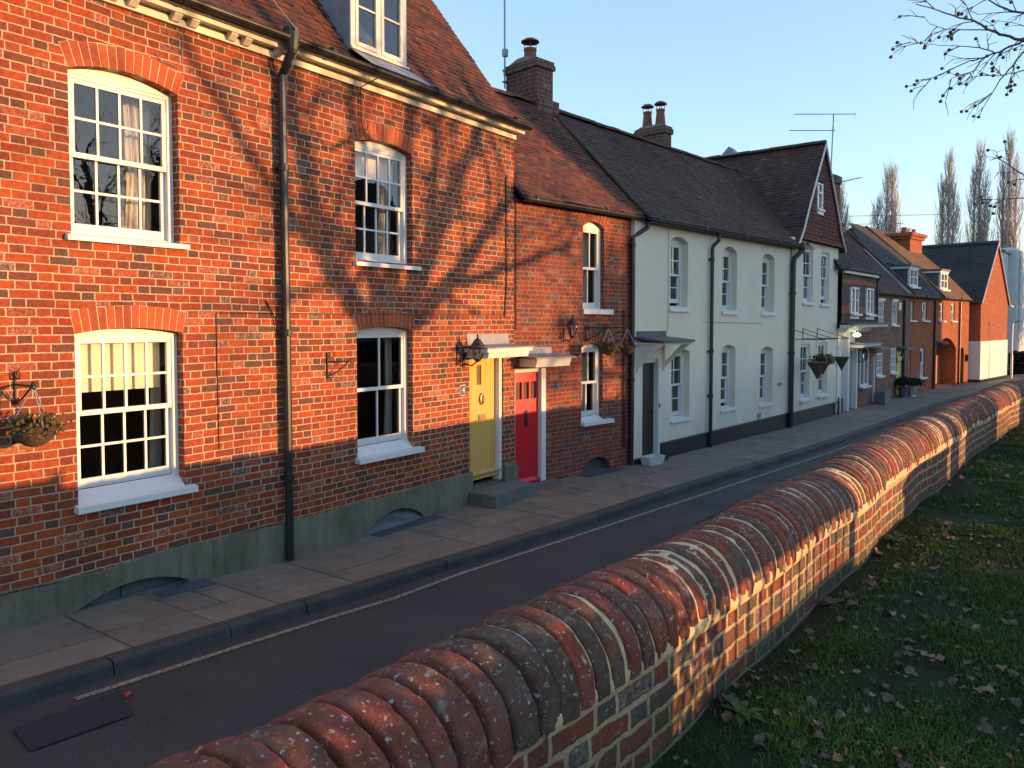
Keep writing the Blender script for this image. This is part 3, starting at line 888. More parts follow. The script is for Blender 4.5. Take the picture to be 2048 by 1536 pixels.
# roof
prof = [(0, -.24, 5.675), (0, .0, 5.78), (0, .4, 6.30), (0, 1.8, 8.16), (0, 3.05, 9.85)]
Pf = [Vector(p) for p in prof]
dx0, dx1 = 6.66, 7.66           # dormer
def h1in(x, d):
    X = H1X0 + x
    return not (dx0 - .03 < X < dx1 + .03 and d > .42)
mb = MB()
for a, b in zip(prof[:-1], prof[1:]):
    mb.quad((H1X0, a[1], a[2] - .03), (9.97, a[1], a[2] - .03), (9.97, b[1], b[2] - .03), (H1X0, b[1], b[2] - .03))
mb.quad((H1X0, 3.05, 9.87), (9.97, 3.05, 9.87), (9.97, 6.3, 5.7), (H1X0, 6.3, 5.7))
mb.build('roof_deck', 'lead_dk', H1)
mb = MB()
roof_tiles(mb, (H1X0, 0, 0), (1, 0, 0), [(0, p[1], p[2]) for p in prof], 10.0 - H1X0, .168, .103, h1in, 1.4, 5)
rf = mb.build('roof', 'tile', H1)
# dormer with lead cheeks
mb = MB()
fy = .17
def rz(y):
    for a, b in zip(prof[:-1], prof[1:]):
        if y <= b[1]: return a[2] + (b[2] - a[2]) * (y - a[1]) / (b[1] - a[1])
    return prof[-1][2]
for X, sgn in ((dx0, -1), (dx1, 1)):
    ys = [fy, .3, .45, .8, 1.2, 1.45]
    for ya, yb in zip(ys[:-1], ys[1:]):
        q = [(X, ya, rz(ya) - .02), (X, yb, rz(yb) - .02), (X, yb, 7.62), (X, ya, 7.62)]
        mb.quad(*(q if sgn > 0 else q[::-1]))
mb.prism_x([(fy - .12, 7.60), (1.5, 7.66), (1.5, 7.74), (fy - .12, 7.68)], dx0 - .1, dx1 + .1)
dm = mb.build('dormer', 'lead', H1)
mb = MB()
mb.add([(dx0 - .02, fy - .03, 6.03), (dx1 + .02, fy - .03, 6.03), (dx1 + .10, fy - .40, 5.77), (dx0 - .02, fy - .40, 5.77), (dx1 + .16, fy + .02, 5.99)], [(3, 2, 1, 0), (2, 4, 1)])
mb.build('apron', 'lead', dm)
mb = MB()
x0, x1, z0, z1 = dx0 + .005, dx1 - .005, 6.04, 7.58
mb.box(x0, x0 + .075, fy - .02, fy + .06, z0, z1); mb.box(x1 - .075, x1, fy - .02, fy + .06, z0, z1)
mb.box(x0 + .075, x1 - .075, fy - .019, fy + .06, z0, z0 + .05); mb.box(x0 + .075, x1 - .075, fy - .019, fy + .06, z1 - .06, z1)
xm = (x0 + x1) / 2
mb.box(xm - .025, xm + .025, fy - .018, fy + .06, z0 + .05, z1 - .06)
mb.prism_x([(fy - .06, z0 - .012), (fy - .021, z0 - .012), (fy - .021, z0 + .03), (fy - .06, z0 + .015)], x0 - .02, x1 + .02)
mb.build('casement_frame', 'white_old', dm)
for a, b in ((x0 + .076, xm - .026), (xm + .026, x1 - .076)):
    mb = MB(); s_ = .045
    mb.box(a, a + s_, fy - .03, fy + .02, z0 + .055, z1 - .065); mb.box(b - s_, b, fy - .03, fy + .02, z0 + .055, z1 - .065)
    mb.box(a + s_, b - s_, fy - .029, fy + .019, z0 + .055, z0 + .105); mb.box(a + s_, b - s_, fy - .029, fy + .019, z1 - .11, z1 - .065)
    for k in (1, 2):
        zz = z0 + .1 + (z1 - z0 - .2) * k / 3
        mb.box(a + s_, b - s_, fy - .018, fy + .005, zz - .011, zz + .011)
    mb.build('casement', 'white_old', dm)
    mb = MB(); mb.quad((a + .02, fy, z0 + .07), (b - .02, fy, z0 + .07), (b - .02, fy, z1 - .08), (a + .02, fy, z1 - .08)); mb.build('pane', 'glass', dm)
mb = MB()
mb.quad((dx0 + .02, 1.2, 6.5), (dx1 - .02, 1.2, 6.5), (dx1 - .02, 1.2, 7.6), (dx0 + .02, 1.2, 7.6)); mb.quad((dx0 + .02, .24, 6.06), (dx1 - .02, .24, 6.06), (dx1 - .02, 1.2, 6.5), (dx0 + .02, 1.2, 6.5))
mb.build('dormer_room', 'dark', dm)
# rainwater pipe, wires, hooks
downpipe(H1, [(5.44, -.255, 5.68), (5.44, -.25, 5.56), (5.435, -.18, 5.46), (5.44, -.085, 5.34), (5.46, -.085, 3.0), (5.475, -.085, .02)], .046,
         [(5.447, -.085, 4.35), (5.462, -.085, 2.55), (5.474, -.085, .95)], 'black', (5.44, -.255, 5.70))
mb = MB()
mb.tube([(5.42, -.36, 5.76), (5.1, -.15, 6.2), (4.7, .2, 6.9), (4.5, .4, 7.3)], .008, 5)
mb.tube([(4.05, -.01, 5.20), (4.1, -.012, 5.14), (4.25, -.012, 5.13), (4.32, -.012, 5.2), (4.33, -.012, 5.45), (4.38, -.02, 5.52)], .004, 5)
mb.tube([(5.36, -.02, 5.42), (5.42, -.05, 5.33), (5.5, -.14, 5.36), (5.52, -.3, 5.7)], .006, 5)
mb.build('telephone_wire', 'lead', H1)
mb = MB()
mb.tube([(6.70, -.27, 5.72), (6.70, -.27, 5.60), (6.64, -.06, 5.52), (6.64, -.03, 5.45), (6.68, -.03, 5.44)], .007, 5)
mb.tube([(6.655, -.03, 5.5), (6.655, -.03, 5.1), (6.66, -.05, 5.02), (6.68, -.09, 5.0), (6.69, -.11, 5.05)], .007, 5)
mb.box(6.02, 6.2, -.012, -.001, 5.33, 5.35)
mb.tube([(4.65, -.006, 2.76), (4.65, -.006, 2.20), (4.66, -.006, 1.35)], .0045, 4); mb.tube([(4.65, -.006, 2.76), (9.7, -.006, 2.78)], .0045, 4)
mb.tube([(5.25, -.01, 2.9), (5.36, -.03, 2.7), (5.4, -.04, 2.55)], .008, 4)
mb.tube([(9.70, -.01, 4.9), (9.71, -.012, 3.2), (9.68, -.012, 2.95), (9.66, -.012, 2.75)], .012, 5)
mb.tube([(9.955, -.02, 4.7), (9.955, -.02, 2.55)], .009, 5)
mb.build('wall_wires', 'iron', H1)
def scroll(c, r, turns, a0, ax=(0, -1, 0), n=18):
    ax = Vector(ax)
    return [Vector(c) + (ax * math.cos(a0 + turns * 2 * PI * k / n) + Vector((0, 0, 1)) * math.sin(a0 + turns * 2 * PI * k / n)) * (r * (1 - .75 * k / n)) for k in range(n + 1)]
def bracket(parent, x, z0, z1, out, arm_z, ax=(0, -1, 0)):
    mb = MB(); ax = Vector(ax); w = Vector((x, -.015, 0))
    up = Vector((0, 0, 1))
    mb.tube([w + up * z0, w + up * z1], .010, 5)
    mb.tube([w + up * arm_z, w + ax * out + up * arm_z], .009, 5)
    mb.tube([w + up * (z0 + .02), w + ax * out * .45 + up * (z0 + (arm_z - z0) * .4), w + ax * out * .95 + up * (arm_z - .01)], .008, 5)
    mb.tube(scroll(w + ax * (out + .03) + up * arm_z, .04, -1.3, PI, ax), .007, 4)
    mb.tube(scroll(w + up * (z1 - .02) + ax * .05, .05, 1.2, PI, ax), .006, 4)
    mb.tube(scroll(w + up * (z0 + .04) + ax * .04, .035, 1.2, PI, ax), .006, 4)
    return mb.build('bracket', 'iron', parent)
bracket(H1, 2.78, 1.98, 2.26, .30, 2.15)
b2 = bracket(H1, 6.10, 2.0, 2.31, .25, 2.2, (.82, -.57, 0))
# yellow door
mb = MB()
x0, x1, zb, zt = yd[0] + .003, yd[1] - .003, .218, 2.212
y0 = .085
mb.box(x0, x0 + .06, y0 - .02, y0 + .08, zb, zt); mb.box(x1 - .07, x1, y0 - .06, y0 + .07, zb, zt - .002)
mb.box(x0 + .06, x1 - .07, y0 - .02, y0 + .08, zt - .09, zt)
dr = mb.build('door', 'white', H1)
mb = MB()
a, b = x0 + .062, x1 - .072
nb = 6
for k in range(nb):
    xa, xb = a + (b - a) * k / nb + .0015, a + (b - a) * (k + 1) / nb - .0015
    if 2 <= k <= 2:
        mb.box(xa, xb, y0 + .02, y0 + .05, .34, 1.72); mb.box(xa, xb, y0 + .02, y0 + .05, 2.02, zt - .092)
    else:
        mb.box(xa, xb, y0 + .02, y0 + .05, .34, zt - .092)
mb.box(a, b, y0 + .03, y0 + .055, .335, 1.70); 
mb.prism_x([(y0 - .03, .30), (y0 + .02, .30), (y0 + .02, .40), (y0 - .0, .38), (y0 - .03, .335)], a - .01, b + .01)
mb.build('door_leaf', 'yellow', dr)
xg = a + (b - a) * 2.5 / 6
mb = MB(); mb.quad((xg - .07, y0 + .04, 1.71), (xg + .07, y0 + .04, 1.71), (xg + .07, y0 + .04, 2.03), (xg - .07, y0 + .04, 2.03)); mb.build('door_glass', 'dark', dr)
mb = MB()
pts = [(xg + .055 + .05 * math.cos(t) * .9, y0 + .005 - .012 * math.sin(t / 2), 1.50 + .075 * math.sin(t)) for t in [2 * PI * k / 18 for k in range(19)]]
mb.tube(pts, .012, 6, cap=False); mb.lathe([(.0, 0), (.03, 0), (.02, .03), (0, .035)], (xg + .055, y0 + .01, 1.56), 8)
mb.lathe([(.001, -.05), (.04, -.03), (.045, 0), (.03, .03), (.001, .05)], (xg + .055, y0 + .0, 1.5), 8)
mb.build('knocker', 'brass', dr)
mb = MB(); mb.box(xg - .02, xg + .15, y0 + .008, y0 + .019, 1.18, 1.27, 0, .006); mb.box(xg, xg + .13, y0 + .003, y0 + .0079, 1.20, 1.25); mb.build('letterbox', 'brass', dr)
mb = MB(); mb.box(8.58, 8.70, -.012, -.001, 1.61, 1.75, 0, .012)
hp = mb.build('number_plate', 'lead_dk', H1)
mb = MB(); mb.box(8.572, 8.708, -.006, -.0015, 1.602, 1.758, 0, .014); mb.build('plate_rim', 'white', hp)
text_mesh('number', '4', .12, 'white', hp, (8.64, -.014, 1.68))
# canopy over the yellow door
mb = MB()
mb.box(8.66, 9.80, -.44, -.001, 2.235, 2.285, 0)
mb.prism_x([(-.40, 2.15), (-.001, 2.15), (-.001, 2.234), (-.42, 2.234)], 8.72, 9.74)
cp = mb.build('canopy', 'white_old', H1)
mb = MB(); mb.prism_x([(-.46, 2.287), (-.003, 2.31), (-.003, 2.335), (-.46, 2.305)], 8.64, 9.82)
mb.add([(8.74, -.02, 2.33), (9.76, -.02, 2.33), (9.77, -.006, 2.49), (8.71, -.006, 2.50)], [(0, 1, 2, 3)])
mb.build('lead_flashing', 'lead', cp)
mb = MB(); mb.box(8.9, 9.62, -.5, .02, -.02, .12, 0, .012); mb.box(8.74, 9.80, -.52, -.0505, -.02, .19, 0, .02)
mb.build('doorstep', 'step', H1)
def lantern(parent, x, z, out=.22, s=1.):
    mb = MB()
    mb.box(x - .03, x + .03, -.012, -.001, z - .20 * s, z + .05 * s)
    mb.tube([(x, -.01, z - .15 * s), (x, -out * .6, z - .17 * s), (x, -out, z - .10 * s)], .011, 6)
    c = (x, -out, z)
    mb.lathe([(.012, -.12 * s), (.05 * s, -.09 * s), (.052 * s, -.075 * s)], c, 6)
    for k in range(6):
        an = 2 * PI * k / 6
        mb.tube([(c[0] + .05 * s * math.cos(an), c[1] + .05 * s * math.sin(an), z - .08 * s), (c[0] + .085 * s * math.cos(an), c[1] + .085 * s * math.sin(an), z + .10 * s)], .006, 4)
    mb.lathe([(.11 * s, .10 * s), (.09 * s, .12 * s), (.04 * s, .19 * s), (.012 * s, .21 * s), (.014 * s, .25 * s), (.001, .27 * s)], c, 6)
    o = mb.build('wall_lantern', 'iron', parent)
    g = MB(); g.lathe([(.045 * s, -.07 * s), (.078 * s, .095 * s)], c, 6); g.build('lantern_glass', 'glass', o)
    return o
lantern(H1, 8.66, 2.22, .26, 1.05)
mb = MB(); mb.tube([(8.5, -.01, 2.33), (8.5, -.01, 2.05)], .008, 5); mb.tube([(8.5, -.02, 2.3), (8.5, -.28, 2.32), (8.5, -.3, 2.29)], .008, 5); mb.tube([(8.5, -.02, 2.06), (8.5, -.15, 2.14), (8.5, -.26, 2.31)], .007, 5)
mb.tube(scroll((8.5, -.12, 2.27), .05, 1.3, 0), .006, 4)
mb.build('bracket', 'iron', H1)

# hanging basket things
def hanging_basket(x, y, z, r, label, foliage='dry_plant', n=260, sprawl=1.0, seed=1, chain=.45, rz_=0., leaf=.022):
    o = empty('hanging_basket', (x, y, z), rz_, label, 'hanging basket', 'hanging baskets along the house fronts')
    mb = MB(); prof = [(r * .12, -r * 1.05)] + [(r * math.sin(t) * 1.0, -r * 1.05 * math.cos(t)) for t in [.35, .7, 1.05, 1.35, PI / 2]] + [(r * .93, -.01)]
    mb.lathe(prof, (0, 0, 0), 20); mb.build('bowl', 'wicker', o)
    mb = MB()
    for k in range(3):
        an = 2 * PI * k / 3 + .5
        mb.tube([(r * math.cos(an), r * math.sin(an), 0), (0, 0, chain)], .005, 4)
    mb.build('chain', 'galv', o)
    foliage_mesh(o, n, r, seed, foliage, sprawl, leaf)
    return o
def foliage_mesh(o, n, r, seed, mat, sprawl=1., leaf=.022, name='plant', base=0.):
    rg = random.Random(seed); mb = MB()
    for k in range(n):
        an = rg.uniform(0, 2 * PI); el = rg.uniform(-.35, 1.3)
        d = Vector((math.cos(an) * math.cos(el), math.sin(an) * math.cos(el), math.sin(el) * .7))
        L = r * rg.uniform(.35, 1.25) * sprawl
        p0 = Vector((math.cos(an) * r * .5 * rg.random(), math.sin(an) * r * .5 * rg.random(), base))
        p1 = p0 + d * L * .6; p2 = p0 + d * L + Vector((0, 0, -.06 * rg.random()))
        if k % 3 == 0: mb.tube([p0, p1, p2], [.003, .0025, .0015], 3)
        for q in (p1.lerp(p2, rg.random()), p2):
            a = Vector((rg.gauss(0, 1), rg.gauss(0, 1), rg.gauss(0, 1))).normalized(); b = a.cross(Vector((rg.gauss(0, 1), rg.gauss(0, 1), rg.gauss(0, 1)))).normalized()
            s_ = leaf * rg.uniform(.6, 1.4)
            mb.add([q - a * s_, q + b * s_ * .55, q + a * s_, q - b * s_ * .55], [(0, 1, 2, 3)])
    return mb.build(name, mat, o)
hanging_basket(2.80, 6.71, 1.83, .165, 'wicker hanging basket of dry brown plants left of the big blinded window', n=420, seed=4, chain=.32, leaf=.018)

# ------------------------------------------------------------------ red-door house
A2 = R(-9.5)
H2 = empty('brick_house', (9.93, 7.0, 0), A2, 'narrow red brick cottage with a red front door between tall brick house and cream house', 'house')
rd = (.02, .735, .04, 1.915, 0, .12)
u1 = (1.70, 2.29, 2.90, 4.33, .10, .12)
l1 = (1.665, 2.268, .92, 2.225, .07, .12)
hc = (1.72, 2.5, -.05, .10, .16, .14)
mb = MB()
wall_face(mb, .0, 3.2, -.05, 4.62, [rd, u1, l1, hc])
mb.quad((3.2, 0, -.05), (3.2, 5, -.05), (3.2, 5, 4.62), (3.2, 0, 4.62))
mb.quad((0, 5, 0), (0, .12, 0), (0, .12, 4.62), (0, 5, 4.62)); mb.quad((3.2, 5, 0), (0, 5, 0), (0, 5, 4.62), (3.2, 5, 4.62))
mb.build('wall', 'brick2', H2)
room(H2, .8, 3.1, [(.1, 2.6), (2.65, 4.6)])
for op in (u1, l1): voussoirs(H2, op, 'arch2')
sash_window(H2, u1, 2, 1, 1, y=.08, sill=(1.665, 2.5, 2.81, 2.90, .06), curtain=[(1.78, 1.98), (2.08, 2.24)])
sash_window(H2, l1, 2, 1, 1, y=.08, sill=(1.65, 2.5, .855, .925, .09), curtain=[(1.73, 1.95), (2.0, 2.2)], slope=.05)
mb = MB(); mb.quad((1.7, .13, -.1), (2.52, .13, -.1), (2.52, .13, .3), (1.7, .13, .3)); mb.box(1.6, 2.65, -.25, -.003, -.01, .012); mb.build('cellar_cover', 'lead_dk', H2)
# red door
mb = MB()
mb.box(.023, .055, .03, .10, .045, 1.91); mb.box(.625, .732, -.02, .10, .02, 1.91); mb.box(.055, .625, .03, .10, 1.86, 1.911)
dr = mb.build('door', 'white', H2)
mb = MB()
mb.box(.057, .623, .06, .09, .045, 1.42); mb.box(.057, .10, .06, .09, 1.42, 1.70); mb.box(.585, .623, .06, .09, 1.42, 1.70)
mb.box(.245, .275, .06, .09, 1.42, 1.70); mb.box(.41, .44, .06, .09, 1.42, 1.70); mb.box(.057, .623, .06, .09, 1.70, 1.858)
mb.prism_x([(.01, .05), (.06, .05), (.06, .14), (.045, .13), (.01, .08)], .06, .62)
mb.build('door_leaf', 'red', dr)
mb = MB(); mb.quad((.1, .08, 1.41), (.585, .08, 1.41), (.585, .08, 1.71), (.1, .08, 1.71)); mb.build('door_glass', 'glass', dr)
mb = MB(); mb.quad((.06, .095, .05), (.62, .095, .05), (.62, .095, 1.85), (.06, .095, 1.85)); mb.build('door_lining', 'dark', dr)
mb = MB(); mb.box(.31, .37, .045, .059, .97, 1.24); mb.box(.322, .358, .03, .045, 1.0, 1.06); mb.build('letterbox', 'iron', dr)
text_mesh('number', '5', .09, 'black', dr, (.33, .057, 1.32))
mb = MB(); mb.box(.03, .92, -.2, -.02, -.02, .05); mb.build('doorstep', 'step', H2)
mb = MB()
mb.prism_x([(-.36, 1.96), (-.001, 1.96), (-.001, 2.09), (-.40, 2.09), (-.385, 2.04)], .12, .93)
cp = mb.build('canopy', 'white_old', H2)
mb = MB(); mb.prism_x([(-.44, 2.092), (-.002, 2.13), (-.002, 2.16), (-.44, 2.115)], .05, 1.0)
mb.add([(.0, -.02, 2.15), (.88, -.02, 2.15), (.88, -.006, 2.26), (.0, -.006, 2.27)], [(0, 1, 2, 3)])
mb.build('lead_flashing', 'lead', cp)
lantern(H2, 1.22, 2.52, .17, 1.)
mb = MB(); mb.lathe([(.05, -.006), (.055, 0), (.05, .006)], (0, 0, 0), 12)
pl = mb.build('number_plate', 'blue', H2, loc=(1.04, -.012, 1.61)); pl.rotation_euler = (PI / 2, 0, 0)
for bx in (1.76, 2.28):
    bracket(H2, bx, 2.33, 2.62, .46, 2.58)
gutter(H2, .02, 3.45, -.16, 4.62, .06)
downpipe(H2, [(3.40, -.16, 4.58), (3.40, -.16, 4.44), (3.2, -.10, 4.32), (3.06, -.075, 4.24), (3.06, -.075, 2.2), (3.04, -.075, .0)], .042, [(3.06, -.075, 4.1), (3.05, -.075, 1.6)])
mb = MB(); mb.tube([(2.86, -.03, 2.9), (2.86, -.03, .35)], .016, 6); mb.tube([(2.91, -.02, 2.2), (2.91, -.02, .35)], .01, 6); mb.box(3.13, 3.19, -.04, -.001, 3.92, 4.06)
mb.build('wall_wires', 'iron', H2)
prof = [(0, -.18, 4.64), (0, .1, 4.90), (0, 1.2, 6.04), (0, 2.2, 7.08)]
mb = MB()
for a, b in zip(prof[:-1], prof[1:]): mb.quad((0, a[1], a[2] - .03), (3.3, a[1], a[2] - .03), (3.3, b[1], b[2] - .03), (0, b[1], b[2] - .03))
mb.quad((0, 2.2, 7.05), (3.3, 2.2, 7.05), (3.3, 5, 4.6), (0, 5, 4.6))
mb.build('roof_deck', 'lead_dk', H2)
mb = MB(); roof_tiles(mb, (0, 0, 0), (1, 0, 0), prof, 3.34, .165, .10, None, 1.3, 9); ridge_tiles(mb, (0, 2.2, 7.08), (3.3, 2.2, 7.10), .12)
mb.build('roof', 'tile', H2)
# chimney
mb = MB()
mb.box(2.72, 3.20, 2.05, 2.92, 6.5, 7.78); mb.box(2.68, 3.24, 2.01, 2.96, 7.78, 7.87); mb.box(2.70, 3.22, 2.03, 2.94, 7.87, 7.95); mb.box(2.70, 3.34, 2.0, 2.95, 6.5, 7.16)
ch = mb.build('chimney', 'brick_chim', H2)
mb = MB(); mb.prism_x([(2.06, 7.951), (2.9, 7.951), (2.6, 8.05), (2.35, 8.05)], 2.73, 3.19); mb.build('flaunching', 'church', ch)
mb = MB(); pot(mb, (2.98, 2.48, 8.0), .14, .12, .28); mb.build('chimney_pot', 'terracotta', ch)
cowl(ch, (2.98, 2.48, 8.28), .12, .14, .19)
mb = MB(); mb.tube([(2.66, 2.9, 7.5), (2.66, 2.9, 10.6)], .02, 6); mb.box(2.62, 2.72, 2.86, 2.94, 8.15, 8.3)
for zz in (7.62, 7.85): mb.box(2.62, 2.74, 2.86, 2.94, zz, zz + .03)
mb.build('aerial_mast', 'steel', ch)
m2 = H2.matrix_basis if False else Matrix.Translation((9.93, 7.0, 0)) @ Matrix.Rotation(A2, 4, 'Z')
for k, (bx, lab) in enumerate(((1.80, 'dead brown basket hanging over the ground floor window of the red door cottage'), (2.34, 'dark empty basket hanging beside the black drainpipe of the red door cottage'))):
    p = m2 @ Vector((bx, -.49, 2.30))
    hanging_basket(p.x, p.y, p.z - .04, .15, lab, 'dry_plant', 200 if k == 0 else 60, 1.1, 20 + k, .30)

# ------------------------------------------------------------------ cream house
A3 = R(-7.2)
H3 = empty('cream_house', (12.6, 6.45, 0), A3, 'long cream rendered house with black plinth, dark door and arched window recesses', 'house')
ops = [(1.61, 2.32, 2.97, 4.27, .11, .20), (3.80, 4.49, 2.93, 4.22, .12, .20), (5.77, 6.48, 2.92, 4.20, .11, .20),
       (1.70, 2.42, .72, 2.06, .07, .20), (3.78, 4.465, .76, 2.08, .09, .20), (5.74, 6.45, .71, 2.0, .08, .20)]
dw = (.66, 1.24, .10, 1.96, 0, .16)
mb = MB()
wall_face(mb, .37, 7.38, .0, 4.62, ops + [dw])
mb.quad((.37, .4, 0), (.37, 0, 0), (.37, 0, 4.62), (.37, .4, 4.62))
mb.quad((7.38, 5, 0), (.37, 5, 0), (.37, 5, 4.62), (7.38, 5, 4.62))
mb.build('wall', 'cream', H3)
room(H3, 1.3, 7.3, [(.1, 2.55), (2.6, 4.6)])
for i, op in enumerate(ops):
    up = i < 3
    sash_window(H3, op, 2, 2, 2, y=.14, sill=(op[0] - .03, op[1] + .04, op[2] - (.09 if up else .07), op[2] - .02, .045), curtain=[(op[0] + .08, op[0] + .3), (op[1] - .3, op[1] - .08)], lift=.06 if i in (0, 4) else 0)
mb = MB(); wall_face(mb, 1.30, 7.42, -.05, lambda x: .29 + .011 * (x - 1.3), [], y=-.04)
for a, b in ((1.3, 4.4), (4.4, 7.42)):
    za, zb = .29 + .011 * (a - 1.3), .29 + .011 * (b - 1.3)
    mb.quad((a, -.04, za), (b, -.04, zb), (b, -.001, zb + .015), (a, -.001, za + .015))
mb.quad((1.30, 0, -.05), (1.30, -.04, -.05), (1.30, -.04, .29), (1.30, 0, .30)); mb.box(.38, .66, -.02, -.001, -.05, .1)
mb.build('plinth', 'black', H3)
mb = MB()
mb.box(.663, .70, .04, .14, .10, 1.955); mb.box(1.18, 1.237, -.03, .14, .03, 1.955); mb.box(.70, 1.18, .04, .14, 1.89, 1.956)
dr = mb.build('door', 'white', H3)
mb = MB()
for k in range(4): mb.box(.702 + .119 * k, .702 + .119 * (k + 1) - .004, .08, .12, .11, 1.888)
mb.build('door_leaf', 'darkdoor', dr)
mb = MB(); mb.box(1.20, 1.225, -.045, -.031, 1.0, 1.09); mb.tube([(1.1, .05, .95), (1.1, .08, .95)], .02, 8); mb.build('door_handle', 'black', dr)
mb = MB(); mb.box(.5, 1.3, -.2, -.042, -.02, .07); mb.box(.66, 1.24, -.04, .15, .0, .099); mb.build('doorstep', 'black', H3)
# bracketed canopy
mb = MB()
mb.prism_x([(-.58, 2.25), (-.001, 2.25), (-.001, 2.29), (-.60, 2.29)], .44, 1.46)
cp = mb.build('canopy', 'white', H3)
for xx in (.47, 1.40):
    mb = MB()
    mb.box(xx - .03, xx + .03, -.05, -.002, 1.74, 2.249)
    mb.prism_x([(-.051, 1.80), (-.052, 1.92), (-.18, 2.02), (-.30, 2.15), (-.42, 2.249), (-.57, 2.249), (-.42, 2.14), (-.28, 2.02), (-.12, 1.88)], xx - .022, xx + .022)
    if xx < 1: mb.prism_x([(-.052, 1.97), (-.052, 2.249), (-.42, 2.249), (-.28, 2.14)], xx - .008, xx + .008)
    mb.build('canopy_bracket', 'white', cp)
mb = MB(); mb.prism_x([(-.63, 2.291), (-.002, 2.36), (-.002, 2.395), (-.63, 2.335)], .39, 1.51); mb.box(.44, 1.46, -.03, -.002, 2.39, 2.50); mb.build('lead_flashing', 'lead_dk', cp)
gutter(H3, .6, 7.75, -.17, 4.585, .06)
downpipe(H3, [(3.30, -.17, 4.55), (3.30, -.17, 4.40), (3.22, -.08, 4.28), (3.21, -.07, 4.2), (3.20, -.07, .0)], .04, [(3.21, -.07, 4.0), (3.21, -.07, 2.05), (3.2, -.07, 1.1)])
downpipe(H3, [(7.66, -.19, 4.50), (7.62, -.17, 4.44), (7.42, -.10, 4.28), (7.40, -.09, 4.1), (7.36, -.09, .02)], .06, [(7.4, -.09, 3.4), (7.38, -.09, 1.9)], 'black', (7.66, -.19, 4.56))
mb = MB(); mb.box(6.72, 6.95, -.03, -.001, 1.11, 1.17); mb.box(5.62, 5.78, -.02, -.001, .38, .50); mb.tube([(1.54, -.012, 4.5), (1.54, -.012, 2.5)], .006, 4); mb.tube([(2.9, -.01, 2.68), (5.8, -.01, 2.64)], .005, 4)
mb.build('air_vent', 'lead', H3)
prof = [(0, -.19, 4.60), (0, .1, 4.86), (0, 1.2, 5.98), (0, 2.25, 7.02)]
Vs = lambda x: .0
def h3in(x, d):
    # valley against the cross gable on the right
    X = .55 + x
    return X < 7.45 + d * .44
mb = MB()
for a, b in zip(prof[:-1], prof[1:]): mb.quad((.55, a[1], a[2] - .03), (8.6, a[1], a[2] - .03), (8.6, b[1], b[2] - .03), (.55, b[1], b[2] - .03))
mb.quad((.55, 2.25, 6.99), (8.6, 2.25, 6.99), (8.6, 5, 4.6), (.55, 5, 4.6))
mb.build('roof_deck', 'lead_dk', H3)
mb = MB(); roof_tiles(mb, (.55, 0, 0), (1, 0, 0), prof, 9.0, .165, .098, h3in, 1.0, 21); ridge_tiles(mb, (.55, 2.25, 7.04), (8.9, 2.25, 6.98), .12)
mb.build('roof', 'tile_dk', H3)
mb = MB(); mb.tube([(.56, p[1], p[2] + .03) for p in prof], .03, 6); mb.build('verge_mortar', 'core', H3)
mb = MB()
mb.box(4.98, 5.30, 2.2, 3.05, 6.5, 7.36); mb.box(4.94, 5.34, 2.16, 3.09, 7.36, 7.47); mb.box(4.96, 5.32, 2.18, 3.07, 7.471, 7.54)
ch = mb.build('chimney', 'brick_chim', H3)
mb = MB(); mb.box(4.935, 5.345, 2.155, 3.095, 7.468, 7.482); mb.prism_x([(2.2, 7.541), (3.05, 7.541), (2.9, 7.6), (2.35, 7.6)], 4.98, 5.30); mb.build('flaunching', 'church', ch)
for yy in (2.42, 2.80):
    mb = MB(); pot(mb, (5.14, yy, 7.57), .13, .10, .42); mb.build('chimney_pot', 'terracotta', ch)
    cowl(ch, (5.14, yy, 7.99), .10, .13, .16)
tr = empty('trough', (13.22, 6.13, 0), R(-12), 'small white stone planter trough standing at the foot of black drainpipe', 'planter')
mb = MB(); t0, t1, hh = .30, .36, .16
mb.add([(-.2, -.09, 0), (.2, -.09, 0), (.2, .09, 0), (-.2, .09, 0), (-.24, -.12, hh), (.24, -.12, hh), (.24, .12, hh), (-.24, .12, hh), (-.2, -.085, hh), (.2, -.085, hh), (.2, .085, hh), (-.2, .085, hh), (-.19, -.08, .1), (.19, -.08, .1), (.19, .08, .1), (-.19, .08, .1)],
       [(0, 3, 2, 1), (0, 1, 5, 4), (1, 2, 6, 5), (2, 3, 7, 6), (3, 0, 4, 7), (4, 5, 9, 8), (5, 6, 10, 9), (6, 7, 11, 10), (7, 4, 8, 11), (8, 9, 13, 12), (9, 10, 14, 13), (10, 11, 15, 14), (11, 8, 12, 15)])
mb.build('basin', 'white_pot', tr)
mb = MB(); mb.quad((-.19, -.08, .11), (.19, -.08, .11), (.19, .08, .11), (-.19, .08, .11)); mb.build('soil', 'soil', tr)

# ------------------------------------------------------------------ cream gabled house
A4 = R(-5.)
H4 = empty('gabled_house', (19.7, 5.53, 0), A4, 'cream house with tile-hung pointed gable facing the street', 'house')
ops = [(1.14, 1.86, 3.20, 4.62, 0, .07), (2.51, 3.17, 3.18, 4.60, 0, .07), (1.03, 1.72, .64, 2.10, 0, .09), (2.38, 3.12, .66, 2.11, 0, .09)]
mb = MB(); wall_face(mb, .34, 3.93, .0, 4.84, ops)
mb.quad((3.93, 0, 0), (3.93, 5, 0), (3.93, 5, 4.84), (3.93, 0, 4.84)); mb.quad((3.93, 5, 0), (.34, 5, 0), (.34, 5, 4.84), (3.93, 5, 4.84))
mb.quad((.34, 5, 0), (.34, 0, 0), (.34, 0, 4.84), (.34, 5, 4.84))
mb.build('wall', 'cream', H4)
room(H4, .45, 3.85, [(.1, 2.6), (2.65, 4.8)], y0=.25)
